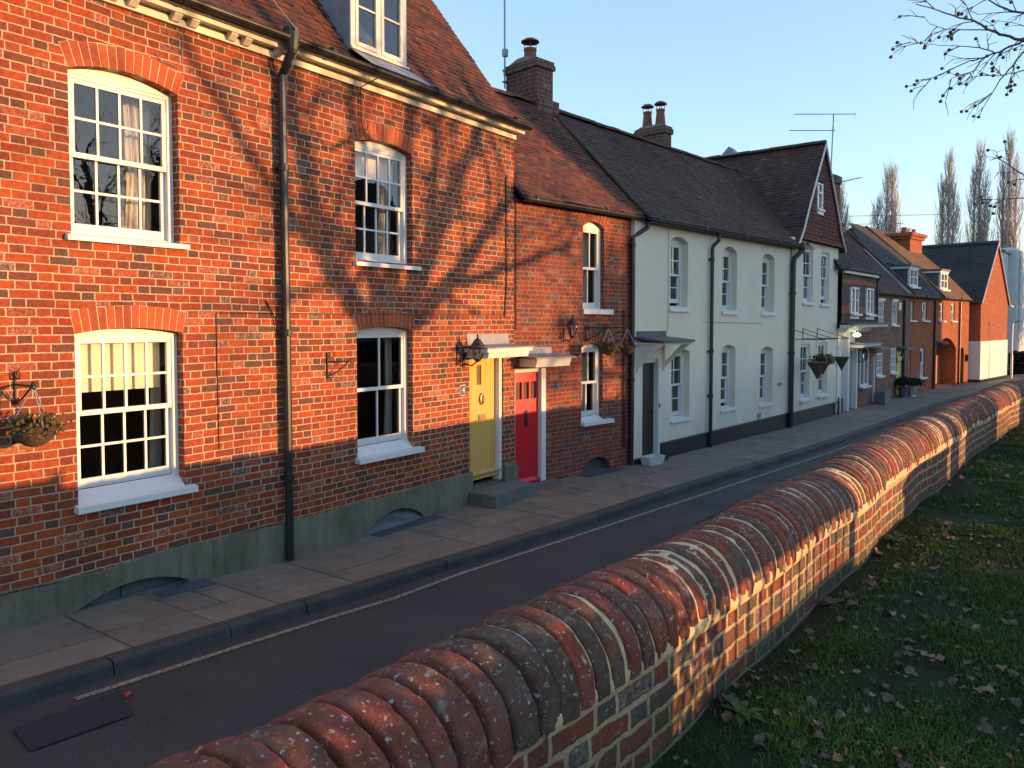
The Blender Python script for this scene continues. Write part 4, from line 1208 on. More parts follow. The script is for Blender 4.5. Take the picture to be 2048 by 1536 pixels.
for i, op in enumerate(ops):
    sash_window(H4, op, 2, 2, 2, y=.045, sill=(op[0] - .05, op[1] + .06, op[2] - .07, op[2] - .01, .06 if i < 2 else .09), curtain=[(op[1] - .3, op[1] - .07)], fw_=.06, lift=.10 if i == 1 else 0)
mb = MB(); wall_face(mb, .35, 3.78, -.05, .345, [], y=-.04); mb.quad((.35, -.04, .345), (3.78, -.04, .345), (3.78, -.001, .36), (.35, -.001, .36)); mb.quad((3.78, -.04, -.05), (3.78, 0, -.05), (3.78, 0, .345), (3.78, -.04, .345)); mb.build('plinth', 'black', H4)
# gable: bell-cast left edge, tile hung
def gz(x):   # roof line height above x
    L = [(.55, 4.80), (.78, 5.05), (1.2, 5.75), (2.37, 7.52), (3.45, 5.85), (3.85, 5.15), (4.10, 4.86)]
    return interp(L, x) if .55 <= x <= 4.10 else 0
mb = MB(); gx = [.55, .78, 1.2, 2.37, 3.45, 3.85, 4.10]
for a, b in zip(gx[:-1], gx[1:]): mb.quad((a, -.02, 4.79), (b, -.02, 4.79), (b, -.02, gz(b) - .02), (a, -.02, gz(a) - .02))
mb.build('gable_wall', 'lead_dk', H4)
gw = (1.92, 2.34, 5.72, 6.42)
mb = MB()
roof_tiles(mb, (.5, 0, 0), (1, 0, 0), [(0, -.13, 4.80), (0, -.06, 4.97), (0, -.03, 7.5)], 3.7, .165, .105, lambda x, d: 4.80 + d + .06 < gz(.5 + x) and not (gw[0] - .04 < .5 + x < gw[1] + .04 and gw[2] - .15 < 4.80 + d + .05 < gw[3] + .03), 1.2, 31, lift=.02)
mb.build('hung_tiles', 'tile_hung', H4)
op = (gw[0], gw[1], gw[2], gw[3], 0, .05)
mb = MB(); mb.box(gw[0], gw[0] + .05, -.07, -.021, gw[2], gw[3]); mb.box(gw[1] - .09, gw[1], -.08, -.021, gw[2], gw[3]); mb.box(gw[0] + .05, gw[1] - .09, -.069, -.021, gw[3] - .05, gw[3]); mb.box(gw[0] + .05, gw[1] - .09, -.075, -.021, 6.13, 6.18); mb.box(gw[0] - .06, gw[1] + .08, -.12, -.021, gw[2] - .05, gw[2]); mb.box(gw[0] - .02, gw[1] + .03, -.09, -.021, gw[2] - .15, gw[2] - .06)
wo_ = mb.build('window', 'white', H4)
mb = MB(); mb.quad((gw[0] + .05, -.04, gw[2]), (gw[1] - .09, -.04, gw[2]), (gw[1] - .09, -.04, gw[3]), (gw[0] + .05, -.04, gw[3])); mb.build('pane', 'glass', wo_)
# gable roof running back from the street
mb = MB()
lp = [(.45, 0, 4.66), (.78, 0, 5.06), (1.2, 0, 5.76), (2.37, 0, 7.53)]
rp = [(4.25, 0, 4.72), (3.85, 0, 5.16), (3.45, 0, 5.86), (2.37, 0, 7.53)]
dk = MB()
for pr in (lp, rp):
    for a, b in zip(pr[:-1], pr[1:]): dk.quad((a[0], -.10, a[2] - .03), (a[0], 5.5, a[2] - .03), (b[0], 5.5, b[2] - .03), (b[0], -.10, b[2] - .03))
dk.build('roof_deck', 'lead_dk', H4)
def h4in(x, d):
    y = -.12 + x
    return True
roof_tiles(mb, (0, -.12, 0), (0, 1, 0), lp, 5.6, .165, .10, None, 1.2, 33)
roof_tiles(mb, (0, -.12, 0), (0, 1, 0), rp, 5.6, .165, .10, None, 1.2, 34)
ridge_tiles(mb, (2.37, -.12, 7.55), (2.37, 5.4, 7.57), .12)
mb.build('roof', 'tile_dk', H4)
mb = MB()
for pr in (lp, rp): mb.tube([(p[0] + (.02 if pr is lp else -.02), -.125, p[2] - .015) for p in pr], .028, 6)
mb.build('verge_mortar', 'white_old', H4)
mb = MB(); mb.prism_x([(2.35, 7.55), (2.85, 7.55), (2.6, 7.80)], 2.2, 2.55); mb.build('ridge_vent', 'lead', H4)
for bx in (.35, 1.15, 2.25):
    bm_ = MB(); bm_.tube([(bx, -.01, 2.20), (bx, -.01, 2.52)], .010, 5); bm_.tube([(bx, -.01, 2.24), (bx, -.85, 2.24)], .010, 5); bm_.tube([(bx, -.01, 2.5), (bx, -.4, 2.37), (bx, -.80, 2.25)], .008, 5)
    bm_.build('bracket', 'iron', H4)
m4 = Matrix.Translation((19.7, 5.53, 0)) @ Matrix.Rotation(A4, 4, 'Z')
def cone_basket(p, r, h, label, plant):
    o = empty('hanging_basket', p, 0, label, 'hanging basket', 'hanging baskets along the house fronts')
    mb = MB(); mb.lathe([(.012, -h), (r * .5, -h * .5), (r, 0), (r * .94, -.004)], (0, 0, 0), 18); mb.build('cone', 'wicker', o)
    mb = MB()
    for k in range(3):
        an = 2 * PI * k / 3 + .5
        mb.tube([(r * math.cos(an), r * math.sin(an), 0), (0, 0, .60)], .005, 4)
    mb.build('chain', 'galv', o)
    if plant: foliage_mesh(o, plant, r * 1.2, 44, 'green_leaf', 1.25, .03)
    return o
cone_basket(m4 @ Vector((-.06, -.80, 1.70)), .24, .42, 'empty brown cone basket hanging in front of the thick drainpipe', 0)
cone_basket(m4 @ Vector((.90, -.62, 1.68)), .19, .34, 'cone basket overflowing with green and straw foliage before the cream gabled house', 420)
cone_basket(m4 @ Vector((1.95, -.75, 1.76)), .20, .36, 'empty brown cone basket hanging before the last window of the cream gabled house', 0)
ps = empty('boot_post', tuple(m4 @ Vector((3.86, -.10, 0))), 0, 'short black iron post with ring top at the corner of the cream gabled house', 'post')
mb = MB(); mb.lathe([(.05, 0), (.035, .05), (.03, .34), (.05, .36), (.03, .40)], (0, 0, 0), 10); mb.tube([(.0 + .06 * math.cos(t), 0, .45 + .06 * math.sin(t)) for t in [2 * PI * k / 12 for k in range(13)]], .012, 5, cap=False)
mb.build('post', 'iron', ps)

# ------------------------------------------------------------------ tile-hung house
A5 = R(-4.6)
H5 = empty('tile_hung_house', (23.61, 5.19, 0), A5, 'small house with dark hung tiles and orange tile bands above a lit white porch', 'house')
tw = [(.80, 1.60, 2.93, 3.72, 0, .06), (2.40, 3.20, 2.92, 3.74, 0, .06)]
mb = MB()
wall_face(mb, .05, 3.60, 2.50, 4.22, tw, y=-.10)
mb.quad((.05, -.10, 2.5), (3.6, -.10, 2.5), (3.6, 0, 2.5), (.05, 0, 2.5), 0)
mb.quad((3.60, -.1, 2.5), (3.6, .1, 2.5), (3.6, .1, 4.22), (3.6, -.1, 4.22))
mb.build('upper_wall', 'tile_grey', H5)
gw1 = (2.24, 3.10, .66, 1.76, 0, .10)
mb = MB(); wall_face(mb, 1.97, 3.62, 0, 2.5, [gw1]); mb.quad((1.97, .4, 0), (1.97, 0, 0), (1.97, 0, 2.5), (1.97, .4, 2.5)); mb.quad((3.62, 5, 0), (0, 5, 0), (0, 5, 4.2), (3.62, 5, 4.2))
mb.build('wall', 'brick_brown', H5)
room(H5, .1, 3.5, [(2.6, 4.15)], y0=.2); room(H5, 2.0, 3.5, [(.2, 2.4)], y0=.2)
mb = MB()
roof_tiles(mb, (.05, -.10, 0), (1, 0, 0), [(0, -.05, 2.50), (0, -.01, 2.62), (0, -.01, 4.15)], 3.55, .165, .11,
           lambda x, d: not any(o[0] - .06 < .05 + x < o[1] + .06 and o[2] - .2 < 2.56 + d < o[3] + .02 for o in tw) and not (1.22 < d < 1.42 or (.38 < d < .62)), 1.3, 41)
ht = mb.build('hung_tiles', 'tile_grey', H5)
mb = MB()
roof_tiles(mb, (.05, -.10, 0), (1, 0, 0), [(0, -.05, 2.50), (0, -.01, 2.62), (0, -.01, 4.15)], 3.55, .12, .11,
           lambda x, d: not any(o[0] - .06 < .05 + x < o[1] + .06 and o[2] - .2 < 2.56 + d < o[3] + .02 for o in tw) and (1.22 < d < 1.42 or (.38 < d < .62)), 1.3, 42)
mb.build('tile_band', 'tile_orange', H5)
def casement(parent, op, cols=2, rows=2, y=.03, sill=True, proud=0, mat='white'):
    x0, x1, zb, zt = op[:4]
    mb = MB(); f = .05
    mb.box(x0, x0 + f, y - .03, y + .04, zb, zt); mb.box(x1 - f, x1, y - .03, y + .04, zb, zt)
    mb.box(x0 + f, x1 - f, y - .029, y + .04, zb, zb + f); mb.box(x0 + f, x1 - f, y - .029, y + .04, zt - f, zt)
    for i in range(1, cols):
        xx = x0 + (x1 - x0) * i / cols; b = .028 if cols == 2 else .014
        mb.box(xx - b, xx + b, y - .028, y + .03, zb + f, zt - f)
    for j in range(1, rows):
        zz = zb + (zt - zb) * j / rows
        mb.box(x0 + f, x1 - f, y - .02, y + .02, zz - .013, zz + .013)
    w = mb.build('window', mat, parent)
    g = MB(); g.quad((x0 + .02, y + .01, zb + .02), (x1 - .02, y + .01, zb + .02), (x1 - .02, y + .01, zt - .02), (x0 + .02, y + .01, zt - .02)); g.build('pane', 'glass', w)
    if sill:
        g = MB(); g.box(x0 - .05, x1 + .05, y - .13, y - .031, zb - .06, zb - .002); g.build('sill', mat, w)
    return w
for o in tw:
    w = casement(H5, o, 2, 2, -.12)
    g = MB(); g.box(o[0] - .02, o[1] + .02, -.15, -.11, o[2] - .16, o[2] - .075); g.build('apron_board', 'white', w)
casement(H5, gw1, 2, 1, -.02)
mb = MB()
mb.box(.05, .40, -.02, .1, 0, 2.44); mb.box(.40, 1.0, .18, .25, .0, 2.4); mb.box(1.0, 1.12, -.04, .2, .0, 2.44); mb.box(1.85, 1.965, -.04, .2, 0, 1.86); mb.box(1.12, 1.85, .02, .2, 1.80, 2.44)
mb.box(.40, 1.0, .0, .2, 2.25, 2.44)
mb.build('porch', 'white', H5)
mb = MB(); mb.box(1.125, 1.848, .10, .15, .02, 1.798); mb.box(1.2, 1.77, .085, .099, .15, .8); mb.box(1.2, 1.77, .085, .099, .95, 1.7)
dr = mb.build('door', 'greydoor', H5)
mb = MB(); mb.tube([(1.2, .06, .9), (1.2, .1, .9)], .025, 8); mb.build('door_handle', 'iron', dr)
mb = MB(); mb.box(.62, .84, .10, .179, 1.42, 1.66); mb.add([(.60, .09, 1.66), (.86, .09, 1.66), (.73, .12, 1.80), (.60, .179, 1.66), (.86, .179, 1.66)], [(0, 1, 2), (3, 2, 4), (0, 2, 3), (1, 4, 2)]); mb.build('wall_plaque', 'iron', H5)
mb = MB(); mb.box(.45, .75, .02, .175, .0, .40); mb.build('letter_box', 'black', H5)
mb = MB()
mb.prism_x([(-.40, 2.50), (-.11, 2.50), (-.11, 2.60), (-.50, 2.60), (-.50, 2.54)], -.10, 3.55); mb.prism_x([(-.22, 2.38), (-.02, 2.38), (-.02, 2.499), (-.34, 2.499)], .0, 2.4)
cp = mb.build('canopy', 'white', H5)
mb = MB(); mb.prism_x([(-.54, 2.602), (-.10, 2.65), (-.10, 2.68), (-.54, 2.63)], -.15, 3.58); mb.build('lead_flashing', 'lead_dk', cp)
mb = MB(); mb.lathe([(.02, .06), (.09, .03), (.12, -.02), (.08, -.06), (.02, -.075)], (.9, -.30, 2.31), 12)
lm = mb.build('porch_lamp', 'lit', H5)
mb = MB(); mb.tube([(.9, -.30, 2.37), (.9, -.25, 2.50)], .012, 6); mb.build('lamp_stem', 'iron', lm)
pl_ = bpy.data.lights.new('porch_light', 'POINT'); pl_.energy = 1.0; pl_.color = (1, .80, .42); pl_.shadow_soft_size = .1
plo = bpy.data.objects.new('porch_light', pl_); COL.objects.link(plo); plo.parent = H5; plo.location = (.9, -.34, 2.16)
mb = MB()
mb.prism_x([(-.36, 1.90), (-.001, 1.90), (-.001, 2.0), (-.44, 2.0), (-.44, 1.95)], 1.20, 2.98); cp = mb.build('canopy', 'white', H5)
mb = MB(); mb.prism_x([(-.48, 2.002), (-.01, 2.05), (-.01, 2.08), (-.48, 2.03)], 1.16, 3.02); mb.build('lead_flashing', 'lead', cp)
lantern(H5, 2.16, 1.62, .2, 1.1)
gutter(H5, .15, 3.62, -.22, 4.24, .055, 'lead_dk')
mb = MB(); mb.box(.1, 3.6, -.20, -.11, 4.10, 4.17); mb.build('fascia', 'white_old', H5)
downpipe(H5, [(3.60, -.22, 4.2), (3.62, -.14, 4.0), (3.66, -.13, 2.6)], .035)
prof = [(0, -.22, 4.22), (0, .6, 5.15), (0, 1.5, 6.3)]
mb = MB()
for a, b in zip(prof[:-1], prof[1:]): mb.quad((-.4, a[1], a[2] - .03), (3.7, a[1], a[2] - .03), (3.7, b[1], b[2] - .03), (-.4, b[1], b[2] - .03))
mb.quad((-.4, 1.5, 6.27), (3.7, 1.5, 6.27), (3.7, 4, 4), (-.4, 4, 4)); mb.build('roof_deck', 'lead_dk', H5)
mb = MB(); roof_tiles(mb, (-.4, 0, 0), (1, 0, 0), prof, 4.1, .17, .11, None, 1.6, 43); mb.build('roof', 'tile_dk', H5)
mb = MB(); mb.box(3.95, 4.5, 1.35, 1.9, 5.4, 7.4); mb.box(3.9, 4.55, 1.3, 1.95, 7.4, 7.65); mb.prism_x([(1.35, 7.651), (1.9, 7.651), (1.62, 7.82)], 3.95, 4.5)
ch = mb.build('chimney', 'brick_chim', H5)
aerial(ch, (4.33, 1.62, 7.5), (4.55, 1.62, 9.86), [(9.85, -1.35, .75, (.64, -.77, 0), 14, .10), (9.28, -1.5, .06, (.64, -.77, 0), 14, .10)])

# ------------------------------------------------------------------ brown brick house
H6 = empty('brown_brick_house', (23.61 + 3.62 * math.cos(A5), 5.19 + 3.62 * math.sin(A5), 0), A5, 'brown brick terraced house with small white leaded windows and a lime yellow door', 'house')
q = lambda s: s - 3.62
ops = [(q(4.20), q(4.95), 2.58, 3.40, 0, .06), (q(6.03), q(6.70), 2.58, 3.41, 0, .06), (q(4.22), q(4.92), .88, 1.64, 0, .06), (q(6.0), q(6.70), .90, 1.76, 0, .06)]
d2 = (.02, q(3.95) + .02, .03, 1.57, 0, .10); yd2 = (q(6.83), q(7.30), .06, 1.63, 0, .10)
mb = MB(); wall_face(mb, 0, q(8.72), 0, 3.66, ops + [d2, yd2]); mb.quad((q(8.72), 5, 0), (0, 5, 0), (0, 5, 3.6), (q(8.72), 5, 3.6)); mb.quad((0, .5, 0), (0, 0, 0), (0, 0, 3.66), (0, .5, 3.66)); mb.quad((q(8.72), 0, 0), (q(8.72), 5, 0), (q(8.72), 5, 3.66), (q(8.72), 0, 3.66))
mb.build('wall', 'brick_brown', H6)
room(H6, .5, q(8.6), [(.1, 2.0), (2.1, 3.6)], y0=.2)
for i, o in enumerate(ops): casement(H6, o, 3, 3, .03, True)
mb = MB()
for o in ops[:2]: mb.box(o[0] - .04, o[1] + .05, -.05, -.001, o[3] + .0, o[3] + .07)
mb.build('lintel', 'white', H6)
mb = MB(); mb.box(q(6.12), q(6.4), -.22, -.19, 3.10, 3.36); mb.build('open_vent', 'white', H6)
mb = MB(); mb.box(d2[0] + .002, d2[1] - .06, .04, .08, .04, 1.568); dr = mb.build('door', 'slate_door', H6)
mb = MB(); mb.box(d2[1] - .058, d2[1] - .002, -.02, .09, .032, 1.568); mb.build('door_frame', 'white', dr)
mb = MB(); mb.box(yd2[0] + .002, yd2[1] - .06, .0, .05, .065, 1.628); dr = mb.build('door', 'yellow_lime', H6)
mb = MB(); mb.box(yd2[1] - .058, yd2[1] - .002, -.02, .09, .062, 1.628); mb.build('door_frame', 'white', dr)
mb = MB(); mb.prism_x([(-.34, 1.78), (-.001, 1.82), (-.001, 1.90), (-.36, 1.84)], -.30, .72); mb.build('canopy', 'lead', H6)
mb = MB(); mb.prism_x([(-.36, 1.70), (-.001, 1.70), (-.001, 1.80), (-.36, 1.76)], q(6.75), q(8.0)); cp = mb.build('canopy', 'lead_dk', H6)
lantern(H6, q(6.86), 1.40, .18, .9)
downpipe(H6, [(q(7.62), -.05, 3.5), (q(7.62), -.05, .0)], .045)
gutter(H6, .05, q(8.78), -.12, 3.66, .06)
prof = [(0, -.13, 3.66), (0, .75, 4.57), (0, 1.66, 5.50), (0, 2.3, 6.14)]
mb = MB()
for a, b in zip(prof[:-1], prof[1:]): mb.quad((-.2, a[1], a[2] - .03), (q(8.7), a[1], a[2] - .03), (q(8.7), b[1], b[2] - .03), (-.2, b[1], b[2] - .03))
mb.quad((-.2, 2.3, 6.11), (q(8.7), 2.3, 6.11), (q(8.7), 5, 3.6), (-.2, 5, 3.6)); mb.build('roof_deck', 'lead_dk', H6)
mb = MB(); roof_tiles(mb, (-.2, 0, 0), (1, 0, 0), prof, q(8.62) + .2, .17, .11, None, 1.2, 51); mb.build('roof', 'tile_dk', H6)
mb = MB(); mb.prism_x([(-.16, 3.60), (2.3, 6.10), (2.3, 6.30), (-.16, 3.80)], q(8.64), q(8.80)); mb.build('verge', 'brick_chim', H6)
mb = MB(); mb.quad((q(7.9), -.1, 3.74), (q(8.63), -.1, 3.74), (q(8.63), 1.6, 5.50), (q(8.2), 1.6, 5.50)); mb.build('lead_valley', 'lead_dk', H6)
mb = MB(); mb.box(q(7.1), q(7.75), 2.2, 2.9, 5.4, 6.35); mb.box(q(7.05), q(7.8), 2.15, 2.95, 6.35, 6.45); ch = mb.build('chimney', 'brick_chim', H6)
for xx in (q(7.25), q(7.6)):
    mb = MB(); pot(mb, (xx, 2.5, 6.45), .12, .13, .24); mb.build('chimney_pot', 'terracotta', ch)
aerial(ch, (q(7.76), 2.4, 5.9), (q(7.80), 2.4, 8.1), [(8.05, -1.1, .1, (.5, .86, 0), 9, .3)])
bx = empty('storage_box', (27.55, 4.62, 0), A5, 'dark grey box standing on pavement beside the slate blue door', 'box')
mb = MB(); mb.box(-.28, .25, -.16, .1, 0, .42, 0, .02); mb.build('body', 'slate_door', bx)
mb = MB(); mb.box(.26, .32, -.18, .1, 0, .46); mb.build('side_board', 'greydoor', bx)
for i, (px_, py_, sc, lab) in enumerate(((30.35, 4.40, 1., 'dark potted shrub in grey pot by the lime yellow door'), (30.95, 4.22, .95, 'dark round shrub in pale pot, the one nearer the orange brick house'))):
    pp = empty('potted_shrub', (px_, py_, 0), 0, lab, 'potted plant', 'potted shrubs by the lime yellow door')
    mb = MB(); pot(mb, (0, 0, 0), .13, .17, .36 * sc); mb.build('pot', 'lead_dk' if i == 0 else 'galv', pp)
    foliage_mesh(pp, 420, .30 * sc, 60 + i, 'dark_leaf', .9, .045, 'foliage', .52 * sc)

# ------------------------------------------------------------------ orange brick house with dormers and archway
A7 = R(-10.5)
H7 = empty('orange_brick_house', (32.6, 4.48, 0), A7, 'orange brick house with two flat roofed dormers and an arched gateway', 'house')
ops = [(-.36, .16, 2.75, 3.46, 0, .09), (1.11, 1.67, 2.75, 3.48, 0, .09), (3.18, 3.62, 2.74, 3.47, 0, .09), (4.65, 5.12, 2.74, 3.48, 0, .09),
       (-.56, .0, .52, 1.62, .09, .09), (.98, 1.50, .51, 1.62, .09, .09)]
arch = (2.85, 5.42, .0, 1.55, .48, .95); sdo = (5.95, 6.54, .0, 1.42, .16, .30)
mb = MB(); wall_face(mb, -.98, 7.15, 0, 3.64, ops + [arch, sdo]); mb.quad((7.15, 5, 0), (-.98, 5, 0), (-.98, 5, 3.6), (7.15, 5, 3.6)); mb.quad((7.15, 0, 0), (7.15, 5, 0), (7.15, 5, 3.64), (7.15, 0, 3.64)); mb.quad((-.98, .5, 0), (-.98, 0, 0), (-.98, 0, 3.64), (-.98, .5, 3.64))
mb.build('wall', 'brick_new', H7)
room(H7, -.9, 2.7, [(.1, 2.1)], y0=.2); room(H7, -.9, 7.0, [(2.2, 3.6)], y0=.2)
for i, o in enumerate(ops): sash_window(H7, o, 1, 1, 1, y=.05, sill=(o[0] - .05, o[1] + .2, o[2] - .06, o[2] + .0, .08), fw_=.07)
mb = MB(); mb.box(2.86, 5.41, .62, .70, .02, 1.25)
for k in range(9): mb.box(2.95 + .3 * k, 2.98 + .3 * k, .64, .68, 1.25, 1.72)
mb.box(2.86, 5.41, .63, .69, 1.72, 1.78)
mb.build('gate', 'orange_gate', H7)
mb = MB(); mb.quad((2.8, 2.0, 0), (5.45, 2.0, 0), (5.45, 2.0, 2.1), (2.8, 2.0, 2.1)); mb.quad((5.96, .25, 0), (6.53, .25, 0), (6.53, .25, 1.6), (5.96, .25, 1.6)); mb.build('side_door', 'darkdoor', H7)
mb = MB(); mb.prism_x([(-.3, 1.78), (-.001, 1.80), (-.001, 1.92), (-.32, 1.86)], 2.65, 3.4); mb.build('canopy', 'lead_dk', H7)
mb = MB(); mb.box(6.72, 6.90, -.12, -.001, .95, 1.25); mb.build('letter_box', 'black', H7)
downpipe(H7, [(2.50, -.05, 3.55), (2.46, -.05, .0)], .045); downpipe(H7, [(5.72, -.05, 3.55), (5.70, -.05, .0)], .04)
gutter(H7, -.9, 3.45, -.12, 3.66, .06); gutter(H7, 3.47, 7.2, -.12, 3.65, .06)
prof = [(0, -.12, 3.66), (0, 1.0, 4.88), (0, 3.1, 6.85)]
dorm = [(.28, 1.16), (3.88, 4.80)]
nd = lambda x0: (lambda x, d: not any(a - .03 < x0 + x < b + .03 and .55 < d < 1.7 for a, b in dorm))
mb = MB()
for a, b in zip(prof[:-1], prof[1:]): mb.quad((-2.0, a[1], a[2] - .04), (7.2, a[1], a[2] - .04), (7.2, b[1], b[2] - .04), (-2.0 if b[1] < 2 else 2.2, b[1], b[2] - .04))
mb.quad((2.2, 3.1, 6.8), (7.2, 3.1, 6.8), (7.2, 6, 3.6), (-2, 6, 3.6)); mb.add([(-2, -.1, 3.62), (2.2, 3.1, 6.82), (-2, 6, 3.6)], [(0, 1, 2)])
mb.build('roof_deck', 'tile_new', H7)
mb = MB(); roof_tiles(mb, (-2, 0, 0), (1, 0, 0), prof, 5.4, .2, .13, lambda x, d: nd(-2)(x, d) and x > d * .95 - .6, .6, 61); mb.build('roof', 'tile_new', H7)
mb = MB(); roof_tiles(mb, (3.42, 0, 0), (1, 0, 0), prof, 3.8, .2, .13, nd(3.42), .6, 62); mb.build('tan_roof', 'tile_tan', H7)
mb = MB(); mb.tube([(3.41, p[1], p[2] + .03) for p in prof], .05, 6); mb.build('verge', 'tile_new', H7)
for a, b in dorm:
    mb = MB()
    mb.box(a - .03, b + .03, .28, 1.9, 4.0, 4.82); dm = mb.build('dormer', 'lead_dk', H7)
    mb = MB(); mb.box(a - .10, b + .14, .14, 2.0, 4.822, 4.90); mb.build('dormer_roof', 'lead_dk', dm)
    mb = MB(); mb.box(a - .08, b + .10, .19, 1.9, 4.74, 4.8215); mb.build('fascia', 'white', dm)
    x0, x1 = a, b
    mb = MB(); f = .09
    mb.box(x0, x0 + f, .20, .279, 4.05, 4.739); mb.box(x1 - f, x1, .20, .279, 4.05, 4.739); mb.box(x0 + f, x1 - f, .20, .279, 4.05, 4.13); mb.box(x0 + f, x1 - f, .20, .279, 4.68, 4.739); xm = (x0 + x1) / 2; mb.box(xm - .03, xm + .03, .20, .279, 4.13, 4.68); mb.box(x0 + f, x1 - f, .21, .275, 4.40, 4.44); mb.box(x0 - .04, x1 + .08, .10, .199, 3.98, 4.049)
    mb.build('casement', 'white', dm)
    mb = MB(); mb.quad((x0 + .05, .26, 4.1), (x1 - .05, .26, 4.1), (x1 - .05, .26, 4.7), (x0 + .05, .26, 4.7)); mb.build('pane', 'glass', dm)
mb = MB(); mb.box(5.6, 7.15, 2.0, 2.66, 5.3, 6.42); mb.box(5.5, 7.25, 1.92, 2.74, 6.42, 6.55); mb.box(5.4, 7.35, 1.84, 2.82, 6.551, 6.70)
ch = mb.build('chimney', 'brick_new', H7)
for xx, m_ in ((5.8, 'terracotta'), (6.35, 'white_pot'), (6.9, 'terracotta')):
    mb = MB(); pot(mb, (xx, 2.33, 6.70), .13, .12, .26); mb.build('chimney_pot', m_, ch)
aerial(ch, (6.6, 2.75, 6.7), (6.62, 2.75, 7.65), [(7.63, -2.3, 1.9, (.62, -.78, 0), 12, .25), (7.25, -2.6, .1, (.62, -.78, 0), 10, .2)])

# ------------------------------------------------------------------ orange gable house and what lies beyond
A8 = R(-10)
H8 = empty('gable_house', (39.9, 2.75, 0), A8, 'tall orange brick gable end with white rendered base', 'house')
def g8(x): return 3.60 + (6.28 - 3.60) * (1 - abs(x - 2.42) / 2.42)
mb = MB()
for a, b in ((0.0, 2.42), (2.42, 4.6)): mb.quad((a, 0, 1.82), (b, 0, 1.82), (b, 0, g8(b)), (a, 0, g8(a)))
mb.quad((0, 6, 1.82), (0, 0, 1.82), (0, 0, 3.6), (0, 6, 3.6)); mb.quad((4.6, 0, 0), (4.6, 6, 0), (4.6, 6, 3.6), (4.6, 0, 3.6)); mb.quad((4.6, 6, 0), (0, 6, 0), (0, 6, 3.6), (4.6, 6, 3.6))
mb.build('wall', 'brick_new', H8)
mb = MB(); mb.quad((-.03, -.03, .12), (4.62, -.03, .12), (4.62, -.03, 1.82), (-.03, -.03, 1.82)); mb.quad((-.03, 2, .12), (-.03, -.03, .12), (-.03, -.03, 1.82), (-.03, 2, 1.82)); mb.quad((-.03, -.03, 1.82), (4.62, -.03, 1.82), (4.62, .0, 1.83), (-.03, .0, 1.83)); mb.quad((-.03, 2, 1.82), (-.03, -.03, 1.82), (0, -.03, 1.83), (0, 2, 1.83))
mb.build('render', 'white_render', H8)
mb = MB(); mb.box(-.05, 4.63, -.05, 1.5, -.1, .12); mb.build('plinth', 'black', H8)
mb = MB()
mb.quad((-.12, -.06, 3.50), (-.12, 6, 3.50), (2.42, 6, 6.36), (2.42, -.06, 6.36)); mb.quad((4.75, 6, 3.5), (4.75, -.06, 3.5), (2.42, -.06, 6.36), (2.42, 6, 6.36)); mb.build('roof_deck', 'tile_new', H8)
mb = MB(); roof_tiles(mb, (0, -.06, 0), (0, 1, 0), [(-.12, 0, 3.52), (2.42, 0, 6.38)], 6.1, .2, .14, None, .8, 71); ridge_tiles(mb, (2.42, -.06, 6.38), (2.42, 6, 6.40), .12); mb.build('roof', 'tile_new', H8)
mb = MB(); mb.tube([(-.10, -.07, 3.5), (2.42, -.07, 6.34)], .03, 5); mb.tube([(4.72, -.07, 3.5), (2.42, -.07, 6.34)], .03, 5); mb.tube([(4.66, -.1, 3.48), (5.1, -.1, 3.45)], .05, 6); mb.build('verge', 'white_old', H8)
H9 = empty('far_brick_house', (57.5, 2.45, 0), R(-9), 'brown roofed brick house half hidden behind the orange gable', 'house')
mb = MB()
for a, b in ((.0, 2.4), (2.4, 4.8)): mb.quad((a, 0, 0), (b, 0, 0), (b, 0, 4.4 + 2.6 * (1 - abs(b - 2.4) / 2.4)), (a, 0, 4.4 + 2.6 * (1 - abs(a - 2.4) / 2.4)))
mb.quad((0, 6, 0), (0, 0, 0), (0, 0, 4.4), (0, 6, 4.4)); mb.build('wall', 'brick_new', H9)
mb = MB(); mb.quad((-.2, -.15, 4.2), (-.2, 6, 4.2), (2.4, 6, 7.15), (2.4, -.15, 7.15)); mb.quad((5.0, 6, 4.2), (5.0, -.15, 4.2), (2.4, -.15, 7.15), (2.4, 6, 7.15)); mb.build('roof', 'tile_dk', H9)
H10 = empty('pale_house', (50.2, 2.18, -.2), R(-4.6), 'pale grey rendered house with a round chimney breast at the far end', 'house')
mb = MB(); mb.box(0, 8, .3, 7, 0, 6.75); mb.lathe([(.55, 0), (.55, 7.0), (.45, 7.12), (.15, 7.18)], (2.6, .42, 0), 20); mb.box(4.3, 8.2, -.05, 1, 0, 7.1); mb.build('wall', 'pale_render', H10)
mb = MB(); mb.box(-.12, 8.1, .2, 7.1, 6.75, 6.88); mb.build('roof', 'lead_dk', H10)
def leaf_clump_box(name, x0, x1, y0, y1, z0, z1, n, mat, parent, seed=1, leaf=.08):
    rg = random.Random(seed); mb = MB()
    for k in range(n):
        p = Vector((rg.uniform(x0, x1), rg.uniform(y0, y1), rg.uniform(z0, z1)))
        f = rg.randrange(3)
        if f == 0: p.x = x0 + rg.gauss(0, .06)
        if f == 1: p.z = z1 + rg.gauss(0, .06)
        if f == 2: p.y = y0 + rg.gauss(0, .06)
        a = Vector((rg.gauss(0, 1), rg.gauss(0, 1), rg.gauss(0, 1))).normalized(); b = a.cross(Vector((rg.gauss(0, 1), rg.gauss(0, 1), rg.gauss(0, 1)))).normalized()
        s_ = leaf * rg.uniform(.6, 1.4)
        mb.add([p - a * s_, p + b * s_ * .6, p + a * s_, p - b * s_ * .6], [(0, 1, 2, 3)])
    mb.box(x0 + .05, x1 - .05, y0 + .05, y1 - .05, z0, z1 - .05)
    return mb.build(name, mat, parent)
